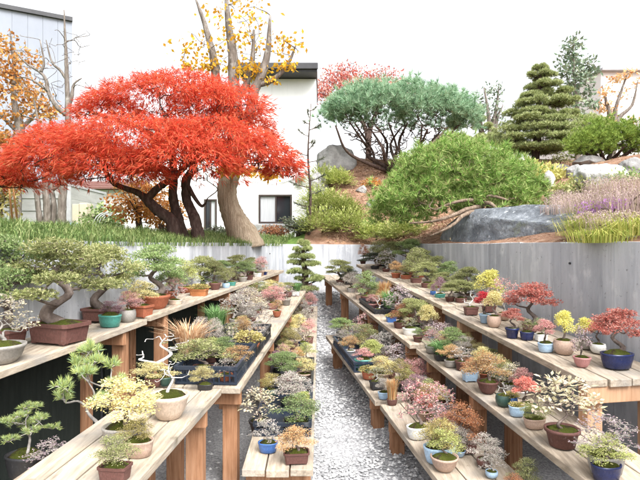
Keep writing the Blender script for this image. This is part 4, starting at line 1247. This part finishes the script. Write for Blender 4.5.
bushy('orange_shrub', flat_at(140, 8.6), 1.1, 1.0, 'autumn', 'orange brown leaved shrub behind the forked maple trunk', 1500, .07)
bushy('orange_shrub', flat_at(165, 9.2), .9, .9, 'autumn', 'rusty shrub seen between the dark maple trunks', 900, .07)
bushy('green_bush', flat_at(104, 9.2), .8, .65, 'green', 'fresh green bush beside the pale garden hose', 1300, .07)
bushy('ochre_bush', flat_at(-2, 8.6), .9, 1.9, 'mustard', 'tall ochre bush at the left edge under the maple', 1200, .08)
bushy('low_hedge_bush', flat_at(300, 10.6), .75, .42, 'dark', 'dark green low bush under the house window at the right', 1300, .05, lift=.2)
bushy('low_hedge_bush', flat_at(274, 10.9), .7, .36, 'rust', 'reddish low bush under the house window beside the tan trunk', 900, .05, lift=.2)
bushy('low_hedge_bush', flat_at(213, 9.8), .9, .34, 'dark', 'low dark bush below the narrow house window', 1300, .05, lift=.2)
bushy('low_hedge_bush', flat_at(192, 10.2), .7, .3, 'rust', 'low reddish bush left of the narrow window', 700, .05, lift=.2)

# sapling with dark needles at the seam
p = flat_at(309, 10.2)
root = empty('conifer_sapling', p, 'thin dark needled sapling standing before the right corner of the white house', 'tree')
tr, nodes, fo = MB(), [], MB()
limb(tr, nodes, [[0, 0, -.05], [.03, 0, .8], [-.02, 0, 1.6], [.04, 0, 2.6]], [.03, .025, .02, .006], 7)
for i in range(17):
    z = .45 + i * .125
    a = i * 2.4
    L = .42 * (1 - i / 26)
    q = [np.array([0, 0, z]), np.array([math.cos(a) * L * .6, math.sin(a) * L * .6, z + .04]), np.array([math.cos(a) * L, math.sin(a) * L, z + .1])]
    limb(tr, nodes, q, [.01, .007, .004], 5, 3)
    P = smooth_path(q, 5)[4:]
    tufts(fo, P, np.tile(q[2] - q[0], (len(P), 1)), 9, .08, .012, .6)
tr.build('trunk', M['bark'], root, smooth=True)
fo.build('crown', LF['dark'], root)


# --- right bank pines
def dome_pine(name, px, py_base, Y, crown, mat, label, ntuft, k, nl, nw, branches, seed, zmin=-.15, barkm='bark', spr=.55, bw=.06, web=None, gap=None, clump=0, base=None, cat='pine tree'):
    b0 = sit(px, py_base, Y) if base is None else base
    root = empty(name, b0, label, cat)
    tr, nodes, fo = MB(), [(b0 + [0, 0, .05], .07)], MB()
    m = Y / F
    cs = []
    for (cx, cy, dy, rx, ry) in crown:
        c = pix(cx, cy, Y + dy)
        r = np.array([rx * m, rx * m * .75, ry * m])
        cs.append((c, r, rx * ry))
    tot = sum(q[2] for q in cs)
    for i, tgt in enumerate(branches):                              # main limbs from the foot
        pts = [b0 + R.normal(0, .05, 3) * [1, 1, 0]] + [pix(a, b_, Y + d_) for a, b_, d_ in tgt]
        rr = np.linspace(bw, bw * .3, len(pts)) * (Y / 9)
        limb(tr, nodes, pts, list(rr), 8, 5, .08)
    if web is not None:                                             # tangle of bare inner branches
        attach(tr, nodes, [pix(a, b_, Y + d_) for a, b_, d_ in web], bw * .5, .009, .22, 5)
    for c, r, wgt in cs:
        n = int(ntuft * wgt / tot)
        if clump:                                                   # shoots gathered in uneven branch ends
            A, NA = shell(max(6, n // clump), c, r, zmin, .76, 1.02)
            P = np.repeat(A, clump, 0)
            N = np.repeat(NA, clump, 0)
            off_s = np.repeat(R.uniform(.4, 1.2, len(A)), clump)[:, None]
            P = P + (R.normal(0, 1, P.shape) * .05 + N * R.uniform(-.06, .07, (len(P), 1))) * off_s * (Y / 9 + .3)
            N = unit(N + R.normal(0, .35, N.shape))
        else:
            P, N = shell(n, c, r, zmin, .74, 1.03)
        if gap is not None:                                         # open pocket where the limbs show
            keep = np.linalg.norm((P - gap[0]) / gap[1], axis=1) > 1
            P, N = P[keep], N[keep]
        tufts(fo, P, N * .75 + [0, 0, .5] + R.normal(0, .4, P.shape), k, nl * R.uniform(.7, 1.2, len(P)), nw, spr)
        Q, N2 = shell(max(8, n // 14), c, r * .85, zmin, .5, 1.)
        attach(tr, nodes, Q, .02 * Y / 9, .006 * Y / 9, .13, 5)
    tr.build('trunk', M[barkm], root, b0, smooth=True)
    fo.build('crown', LF[mat], root, b0)
    return root


# blue green umbrella pine
br = []
for i in range(13):
    tx = 338 + i * 10.2 + R.uniform(-4, 4)
    mx = 395 + (tx - 395) * R.uniform(.3, .65)
    br.append([(mx + R.uniform(-9, 9), 162 + R.uniform(-6, 6), R.normal(0, .35)), (mx + (tx - mx) * .5 + R.uniform(-8, 8), 147 + R.uniform(-7, 7), R.normal(0, .7)), (tx, 124 + abs(tx - 400) * .03 + R.uniform(-4, 6), R.normal(0, 1.0))])
web = []
for i in range(210):
    k = R.uniform(.25, 1)
    web.append((395 + R.uniform(-62, 66) * k ** .7, 168 - 46 * k + R.uniform(-5, 5), R.normal(0, .8) * k))
web.sort(key=lambda q: -q[1])
dome_pine('umbrella_pine', 394, 172, 12.9, [(402, 120, 0, 76, 34), (368, 114, -.3, 42, 26), (438, 120, -.2, 42, 27), (345, 116, .2, 24, 17), (464, 128, 0, 18, 14)], 'bluepine',
          'broad blue green pine with umbrella crown over a tangle of bare branches', 3600, 18, .17, .013, br, 4, zmin=.02, bw=.042, web=web, clump=4)
# spreading pine in front
br = [[(480, 209, -.5), (468, 209, -.75), (456, 214, -.9), (442, 219, -.95), (428, 222, -.85), (410, 223, -.75)], [(478, 212, -.5), (464, 215, -.85), (454, 224, -.95), (442, 231, -.95), (430, 236, -.85)], [(482, 207, -.5), (488, 203, -.75), (496, 208, -.9), (500, 216, -.95)], [(480, 205, -.4), (470, 200, -.6), (452, 203, -.7), (436, 210, -.7)], [(480, 205, -.4), (490, 196, -.6), (508, 200, -.6)], [(474, 214, 0), (472, 200, 0), (478, 180, .1)], [(486, 210, .1), (500, 205, .1), (520, 196, .2)], [(470, 206, .2), (450, 195, .2), (425, 190, .2)], [(483, 216, -.3), (496, 224, -.5), (500, 232, -.6)],
      [(478, 200, .3), (500, 180, .4)], [(468, 200, .3), (440, 175, .3)]]
dome_pine('spreading_pine', 470, 229, 7.2, [(460, 200, .25, 84, 59), (460, 196, .1, 72, 52), (420, 206, -.2, 46, 36), (505, 200, .0, 42, 34), (455, 175, -.2, 55, 30), (400, 214, -.2, 28, 22), (528, 196, .1, 20, 20), (392, 222, 0, 18, 12), (500, 222, -1.0, 13, 9)], 'midpine',
          'low spreading green pine leaning over the dark boulder on the wall top', 4300, 20, .105, .009, br, 6, zmin=-.2, barkm='bark_mid', spr=.8, gap=(pix(474, 216, 6.35), np.array([.30, .6, .17])), bw=.045, clump=5)
# bright rounded pine at the right
br = [[(605 + dx * .5, 158, 0), (605 + dx, 148, R.normal(0, .3))] for dx in (-26, -15, -5, 8, 18, 30)]
dome_pine('rounded_pine', 606, 166, 12.2, [(608, 147, 0, 36, 25), (590, 150, -.3, 20, 17), (632, 147, -.2, 30, 24), (650, 150, 0, 24, 18)], 'brightpine', 'bright green cushion shaped pine at the right edge behind the white boulder', 2900, 14, .105, .014, br, 9, zmin=-.1, clump=5)
dome_pine('ball_conifer', 590, 150, 15.2, [(590, 131, 0, 17, 16), (584, 142, 0, 14, 10)], 'conifer', 'small round conifer between tiered conifer and cushion pine', 1200, 12, .12, .02, [[(590, 140, 0)]], 10, zmin=-.6)
dome_pine('dark_low_conifer', 445, 160, 14.5, [(455, 148, 0, 22, 14), (478, 152, 0, 20, 12), (490, 146, .5, 14, 12)], 'conifer', 'low dark conifer between the umbrella pine and the tiered conifer', 1300, 12, .12, .02, [[(460, 152, 0)]], 12, zmin=-.5)


def tiered(name, px, py_base, Y, tiers, mat, label, base=None, nl=.10, dens=1., cat='conifer', droop=.35, group=None):
    """cloud-pruned conifer: irregular pads in tiers round a straight stem"""
    b0 = sit(px, py_base, Y) if base is None else base
    root = empty(name, b0, label, cat, group)
    tr, nodes, fo = MB(), [], MB()
    m = Y / F
    top = pix(tiers[0][0], tiers[0][1] - 5, Y)
    limb(tr, nodes, [b0 - [0, 0, .05], b0 + (top - b0) * .4 + [.03, 0, 0], b0 + (top - b0) * .75, top], [.10 * Y / 12, .08 * Y / 12, .045 * Y / 12, .01], 9)
    for (cx, cy, w) in tiers:
        nn = max(5, int(w / 3.6))
        for i in range(nn):
            a = i * 2.4 + R.uniform(-.4, .4)
            w2 = w * 1.1
            rr = w2 * .5 * m * (0.25 + .6 * math.sqrt((i + .5) / nn))
            c = pix(cx, cy, Y) + np.array([math.cos(a) * rr, math.sin(a) * rr * .9, R.uniform(-.5, .5) * 3 * m - (rr / m) * .06 * droop * m])
            r = np.array([1, 1, 0]) * R.uniform(.20, .30) * (w * .5 * m + .12) + [0, 0, R.uniform(1.7, 2.6) * m]
            attach(tr, nodes, [c - [0, 0, r[2] * .5]], .025, .008, .08)
            n = int(110 * dens)
            P, N = shell(n, c, r, -.25, .55, 1.15)
            tufts(fo, P, N * .9 + [0, 0, .45] + R.normal(0, .25, P.shape), 9, nl * .85, nl * .13, .6)
    tr.build('trunk', M['bark'], root, b0, smooth=True)
    fo.build('crown', LF[mat], root, b0)
    return root


tiered('tiered_conifer', 535, 164, 13.9, [(541, 68, 14), (541, 76, 26), (543, 86, 32), (535, 96, 30), (556, 92, 26), (540, 104, 50), (562, 102, 30), (530, 113, 44), (560, 115, 34), (536, 122, 64), (535, 131, 74), (540, 140, 84), (514, 147, 34), (562, 146, 40), (538, 149, 60)],
       'conifer', 'tall cloud pruned conifer in layered tiers, the tallest on the bank')
tiered('small_tiered_conifer', 486, 156, 17, [(478, 108, 8), (480, 118, 14), (484, 127, 20), (488, 136, 26), (490, 146, 28)], 'conifer', 'small layered conifer behind, left of the tall tiered one', dens=.7)
# bonsai yard conifer at the far left corner of the path
b0 = np.array([*pix(303, 300, 9.0)[:2], 0])
b0[2] = ground_z(9.0) - .03
tiered('yard_conifer', 303, 300, 9.0, [(304, 244, 7), (304, 250, 15), (303, 257, 22), (304, 264, 28), (300, 272, 22), (310, 279, 26), (304, 288, 28)], 'conifer', 'small layered conifer at the far end of the left benches before the pale wall', base=b0, nl=.06, dens=.8)


def airy(name, px, py_base, Y, spots, mat, label, barkm, stems, sz=.1, dens=1., cat='tree', sparse=False):
    b0 = sit(px, py_base, Y)
    root = empty(name, b0, label, cat)
    tr, nodes, fo = MB(), [], MB()
    for s in stems:
        limb(tr, nodes, [b0] + [pix(a, b_, Y + d_) for a, b_, d_ in s], list(np.linspace(.10, .015, len(s) + 1) * Y / 16), 7)
    for (cx, cy, rx, ry, n) in spots:
        P, N = shell(int(n * dens), pix(cx, cy, Y + R.normal(0, .2)), np.array([rx, rx, ry]) * Y / F, -1, .2, 1.1)
        attach(tr, nodes, P[::10], .014, .006, .12, 4)
        diamonds(fo, P, rdir(len(P)) + N * .4, rdir(len(P)), R.uniform(.7, 1.3, len(P)) * sz, sz * .5)
    tr.build('trunk', M[barkm], root, b0, smooth=True)
    fo.build('crown', LF[mat], root, b0)
    return root


airy('slender_tree', 492, 150, 19, [(488, 92, 6, 8, 60), (498, 90, 6, 8, 60), (484, 102, 6, 9, 60), (496, 106, 8, 10, 90), (490, 118, 9, 9, 90), (502, 116, 5, 9, 50), (492, 132, 8, 8, 70)], 'farconifer', 'slender thin leaved tree far behind, left of the tall tiered conifer', 'bark_grey',
     [[(490, 130, 0), (487, 105, 0), (484, 88, 0)], [(493, 130, 0), (497, 105, 0), (499, 86, 0)], [(496, 125, 0), (503, 105, 0)]], .12)
airy('grey_green_conifer', 578, 150, 18, [(570, 58, 14, 10, 130), (584, 66, 13, 10, 130), (566, 72, 12, 10, 120), (580, 80, 14, 8, 130), (592, 72, 8, 6, 50), (572, 90, 12, 8, 100), (588, 92, 8, 7, 60), (592, 104, 8, 6, 50), (575, 104, 10, 8, 70), (574, 44, 10, 9, 80), (582, 118, 10, 8, 80)],
     'farconifer', 'loose grey green conifer rising behind the tall tiered one', 'bark_grey', [[(577, 110, 0), (574, 80, 0), (573, 35, 0)]], .16, 1.3)
airy('far_red_maple', 368, 165, 20, [(340, 82, 26, 13, 420), (375, 80, 30, 11, 420), (400, 88, 22, 9, 300), (325, 92, 16, 12, 240), (360, 92, 40, 10, 420), (345, 72, 20, 7, 160)], 'coral', 'pale red maple crown showing behind the umbrella pine', 'bark',
     [[(366, 130, 0), (345, 100, 0), (335, 85, 0)], [(370, 130, 0), (385, 100, 0), (395, 88, 0)]], .13, 1.5)
airy('orange_tree', 612, 150, 19.5, [(605, 92, 8, 6, 60), (615, 80, 9, 6, 80), (604, 108, 9, 7, 110), (612, 112, 7, 6, 60), (622, 76, 6, 5, 40), (630, 72, 7, 4, 40), (608, 122, 8, 6, 50), (622, 96, 8, 6, 30), (636, 84, 6, 6, 30), (632, 122, 10, 4, 50)], 'orange', 'sparse orange leaved tree before the white building at the right edge', 'bark_grey',
     [[(610, 120, 0), (606, 100, 0), (602, 85, 0)], [(614, 120, 0), (620, 95, 0), (628, 72, 0)], [(616, 125, 0), (632, 105, 0), (638, 80, 0)]], .14)


# ------------------------------------------------------------------ buildings
def boxm(mb, x0, x1, y0, y1, z0, z1):
    mb.box([(x0 + x1) / 2, (y0 + y1) / 2, (z0 + z1) / 2], [x1 - x0, y1 - y0, z1 - z0])


Yh = 15.0
mh = Yh / F
X = lambda px, Y=Yh: (px - 320) / F * Y
Z = lambda py, Y=Yh: CZ + (HZ - py) / F * Y
base = np.array([X(240), Yh, 1.6])
root = empty('white_house', base, 'plain white rendered house with dark flat eave behind the maple', 'house')
W0, W1 = (258.5, 292, 194.5, 223.5), (204, 217, 199, 231)
mb = MB()
xs = [X(150), X(W1[0]), X(W1[1]), X(250), X(W0[0]), X(W0[1]), X(316.3)]
zl = Z(124)
zt, zb = Z(79), 1.5
boxm(mb, xs[0], xs[1], Yh, Yh + 2.5, zb, zl)
boxm(mb, xs[1], xs[2], Yh, Yh + 2.5, Z(W1[2]), zl)
boxm(mb, xs[1], xs[2], Yh, Yh + 2.5, zb, Z(W1[3]))
boxm(mb, xs[2], xs[3], Yh, Yh + 2.5, zb, zl)
boxm(mb, xs[3], xs[4], Yh, Yh + 2.5, zb, zt)
boxm(mb, xs[4], xs[5], Yh, Yh + 2.5, Z(W0[2]), zt)
boxm(mb, xs[4], xs[5], Yh, Yh + 2.5, zb, Z(W0[3]))
boxm(mb, xs[5], xs[6], Yh, Yh + 2.5, zb, zt)
mb.build('wall', M['render'], root, base)
mb = MB()
boxm(mb, X(150) - .2, X(250) - .003, Yh - .3, Yh + 2.6, zl + .005, zl + .09)
boxm(mb, X(250) - .25, X(316.3) + .03, Yh - .55, Yh + 2.6, Z(78.5) + .005, Z(71.5))
rf = mb.build('roof', M['dark_metal'], root, base, bevel=.02)
mb = MB()
boxm(mb, X(250) - .3, X(316.3) + .05, Yh - .62, Yh - .555, Z(76), Z(70))
mb.build('gutter', M['dark_metal'], rf, base, bevel=.015)


def window(w, split, lab, blind_left):
    x0, x1, z1, z0 = X(w[0]), X(w[1]), Z(w[2]), Z(w[3])
    fr = MB()
    t = .055
    for a, b_, c_, d_ in ((x0, x1, z1 - t, z1), (x0, x1, z0, z0 + t), (x0, x0 + t, z0 + t, z1 - t), (x1 - t, x1, z0 + t, z1 - t)):
        boxm(fr, a + .003, b_ - .003, Yh - .03, Yh + .10, c_ + .003, d_ - .003)
    xm = x0 + (x1 - x0) * split
    boxm(fr, xm - .02, xm + .02, Yh - .012, Yh + .08, z0 + t, z1 - t)
    f = fr.build('window', M['frame'], root, base, bevel=.006)
    a, b_ = (x0 + t, xm - .02), (xm + .02, x1 - t)
    if not blind_left: a, b_ = b_, a
    g1 = MB()
    boxm(g1, a[0], a[1], Yh + .03, Yh + .05, z0 + t, z1 - t)
    g1.build('blind', M['curtain'], f, base)
    g2 = MB()
    boxm(g2, b_[0], b_[1], Yh + .05, Yh + .07, z0 + t, z1 - t)
    g2.build('pane', M['glass'], f, base)
    s = MB()
    boxm(s, x0 - .06, x1 + .06, Yh - .09, Yh - .002, z0 - .07, z0 - .005)
    s.build('sill', M['galv'], f, base)


window(W0, .52, 'x', True)
window(W1, .5, 'x', False)
mb = MB()
tube(mb, smooth_path([[X(252), Yh - .03, Z(181)], [X(268), Yh - .06, Z(185)], [X(285), Yh - .03, Z(182)], [X(299), Yh - .03, Z(177)]], 8), [.012], 5)
mb.build('cable', M['galv'], root, base)
mb = MB()
lathe(mb, [(.02, 0), (.08, .02), (.125, .08), (.13, .14), (.1, .2), (.05, .23), (.01, .235)], 20)
o = mb.build('wall_vent', M['galv'], root, (0, 0, 0), smooth=True)
o.rotation_euler = (math.pi / 2, 0, 0)
o.location = np.array([X(300), Yh - .0, Z(178)]) - base
mb = MB()
boxm(mb, X(257), X(284), Yh - 1.2, Yh - .3, 1.6, Z(226))
mb.build('step_block', M['rock_grey'], root, base, bevel=.02)

# tall grey building at the left
Yb = 23.
base = np.array([X(30, Yb), Yb, 1.6])
base = np.array([-10.95, Yb, 1.6])
root = empty('grey_building', base, 'tall pale blue grey building behind the bare tree at the left edge', 'building', None, .50)
mb = MB()
nb_ = 7
for i in range(nb_):
    a, b_ = -14.6 + i * .56 * 1.0, -14.6 + (i + 1) * .56 - .012
for i in range(9):
    a = -16.125 + i * .575
    boxm(mb, a, a + .568, Yb - .004 * (i % 2), Yb + 8, 1.4, Z(22, Yb))
mb.build('wall', M['grey_clad'], root, base)
mb = MB()
boxm(mb, -16.3, -10.95, Yb - .12, Yb + 8.1, Z(22, Yb) + .004, Z(18, Yb))
mb.build('roof', M['dark_metal'], root, base)

# sided shed wall
Ys = 12.6
base = np.array([X(20, Ys), Ys, 1.6])
root = empty('siding_shed', base, 'low grey shed clad in wide horizontal boards behind the bare trunks', 'shed')
mb = MB()
zt = Z(186, Ys)
n = 5
for i in range(n):
    z0, z1 = 1.55 + (zt - 1.55) * i / n, 1.55 + (zt - 1.55) * (i + 1) / n
    x0, x1 = X(-60, Ys), X(70, Ys)
    mb.hexa([[x0, Ys - .03, z0], [x1, Ys - .03, z0], [x1, Ys + 2, z0], [x0, Ys + 2, z0], [x0, Ys - .005, z1 - .004], [x1, Ys - .005, z1 - .004], [x1, Ys + 2, z1 - .004], [x0, Ys + 2, z1 - .004]])
mb.build('wall', M['siding'], root, base)
mb = MB()
boxm(mb, X(-60, Ys) - .1, X(70, Ys) + .02, Ys - .07, Ys + 2.1, zt, zt + .06)
mb.build('roof', M['galv'], root, base)
mb = MB()
boxm(mb, X(68, Ys) - .08, X(70.5, Ys) + .03, Ys - .06, Ys - .034, 1.6, zt - .01)
mb.build('corner_trim', M['galv'], root, base)

# low white outbuilding with brown roof
Yo = 18.
base = np.array([X(110, Yo), Yo, 1.6])
root = empty('outbuilding', base, 'low white outbuilding with a brown tiled roof seen under the maple branches', 'building')
mb = MB()
boxm(mb, X(60, Yo), X(150, Yo), Yo, Yo + 3, 1.5, Z(190, Yo))
mb.build('wall', M['render'], root, base)
mb = MB()
x0, x1, z0, z1 = X(58, Yo), X(152, Yo), Z(190, Yo) + .004, Z(177, Yo)
for i in range(4):
    a, b_ = i / 4, (i + 1) / 4
    ya, yb, za, zb2 = Yo - .35 + 1.8 * a, Yo - .35 + 1.8 * b_ + .05, z0 + (z1 - z0) * a, z0 + (z1 - z0) * b_
    mb.hexa([[x0, ya, za - .03 + .03], [x1, ya, za], [x1, yb, zb2], [x0, yb, zb2], [x0, ya, za + .07], [x1, ya, za + .07], [x1, yb, zb2 + .04], [x0, yb, zb2 + .04]])
boxm(mb, x0, x1, Yo + 1.46, Yo + 3.1, z1 - .12, z1 + .03)
mb.build('roof', M['tile_red'], root, base)
mb = MB()
boxm(mb, X(86, Yo), X(86.8, Yo), Yo - .06, Yo - .005, 1.6, Z(191, Yo))
mb.build('downpipe', M['galv'], root, base)

# beige cupboard and water butt
Yq = 11.4
base = np.array([X(80, Yq), Yq, T(X(80, Yq), Yq)])
root = empty('beige_cabinet', base, 'beige outdoor cabinet right of the grey tree trunks', 'cabinet')
mb = MB()
boxm(mb, X(72, Yq), X(79, Yq) - .004, Yq, Yq + .35, base[2], Z(204, Yq))
mb.build('door', M['beige'], root, base, bevel=.01)
mb = MB()
boxm(mb, X(79, Yq), X(87, Yq), Yq - .012, Yq + .35, base[2], Z(203, Yq))
mb.build('body', M['beige'], root, base, bevel=.02)
base = np.array([X(75, 10.6), 10.6, T(X(75, 10.6), 10.6)])
mb = MB()
lathe(mb, [(.085, 0), (.09, .03), (.10, .12), (.105, .22), (.11, .25), (.095, .25), (.09, .1), (.01, .08)], 20)
tag(mb.build('bucket', POTC['pale blue'], origin=(0, 0, 0), smooth=True), 'pale blue bucket in front of the beige cabinet', 'bucket').location = base

# hose loops and stakes
base = np.array([*pix(97, 224, 8.9)[:2], 0])
base[2] = T(base[0], base[1])
mb = MB()
for i in range(5):
    dx = i * .04
    a = np.array([dx - .05, i * .02, 0])
    tube(mb, smooth_path([a, a + [-.02, 0, .18], a + [.05, 0, .34], a + [.18, .05, .42 - .01 * i], a + [.26, .1, .40]], 6), [.009], 6)
tag(mb.build('garden_hose', M['hose'], origin=(0, 0, 0), smooth=True), 'pale hose draped in loops over the green bush', 'hose').location = base
for i, (x0, x1, lab) in enumerate([(14, 8, 'orange bamboo stake leaning left at the left edge'), (19, 12, 'orange bamboo stake, right one of the pair at the left edge')]):
    Yk = 7.6
    a = pix(x0, 232, Yk)
    a[2] = T(a[0], Yk)
    mb = MB()
    tube(mb, np.array([a - [0, 0, .05], pix(x1, 178, Yk + .1)]), [.017, .012], 7)
    tag(mb.build('bamboo_stake', M['bamboo'], origin=a, smooth=True), lab, 'stake', 'bamboo stakes at the left edge')

# white building at the right edge
Yw = 24.
base = np.array([X(640, Yw), Yw, 3.5])
root = empty('white_building', base, 'bright white building behind the orange tree at the right edge', 'building')
mb = MB()
boxm(mb, X(601, Yw), X(760, Yw), Yw, Yw + 8, 2.5, Z(72, Yw))
mb.build('wall', M['render'], root, base)
mb = MB()
boxm(mb, X(599, Yw), X(762, Yw), Yw - .3, Yw + 8, Z(72, Yw) + .004, Z(69.5, Yw))
mb.build('roof', M['galv'], root, base)
mb = MB()
boxm(mb, X(633, Yw), X(640, Yw), Yw - .04, Yw + .05, Z(128, Yw), Z(117, Yw))
mb.build('window', M['curtain'], root, base)

# ------------------------------------------------------------------ light, sky, camera
w = bpy.data.worlds.new('World')
SC.world = w
w.use_nodes = True
t = w.node_tree
t.nodes.clear()
sky = t.nodes.new('ShaderNodeTexSky')
sky.sky_type = 'NISHITA'
sky.sun_disc = False
EL, AZ = math.radians(52), math.radians(150)         # sun high, behind the camera to the right
sky.sun_elevation, sky.sun_rotation = EL, AZ
sky.air_density, sky.dust_density = 1.0, 6.0
hs = t.nodes.new('ShaderNodeHueSaturation')          # thin overcast: the sky's blue washed out
hs.inputs['Saturation'].default_value = .12
t.links.new(sky.outputs[0], hs.inputs['Color'])
bg = t.nodes.new('ShaderNodeBackground')
bg.inputs[1].default_value = .15
t.links.new(hs.outputs[0], bg.inputs[0])
wo = t.nodes.new('ShaderNodeOutputWorld')
t.links.new(bg.outputs[0], wo.inputs[0])
sd = bpy.data.lights.new('sun', 'SUN')
sd.energy = 1.0
sd.angle = math.radians(28)
sd.color = (1, .97, .92)
so = bpy.data.objects.new('sun', sd)
COL.objects.link(so)
sv = Vector((math.sin(AZ) * math.cos(EL), math.cos(AZ) * math.cos(EL), math.sin(EL)))
so.rotation_euler = sv.to_track_quat('Z', 'Y').to_euler()

cd = bpy.data.cameras.new('camera')
cam = bpy.data.objects.new('camera', cd)
COL.objects.link(cam)
cam.location = (0, 0, CZ)
cam.rotation_euler = (math.pi / 2, 0, 0)
cd.sensor_fit = 'HORIZONTAL'
cd.sensor_width = 36
cd.lens = 36 * F / 640
cd.shift_y = (HZ - 240) / 640
cd.clip_start, cd.clip_end = .05, 1500
SC.camera = cam
vs = SC.view_settings
vs.view_transform = 'Standard'
vs.look = 'None'
vs.exposure = 1.6
vs.gamma = 1
vs.use_curve_mapping = False
SC.cycles.max_bounces = 6
SC.cycles.use_denoising = True
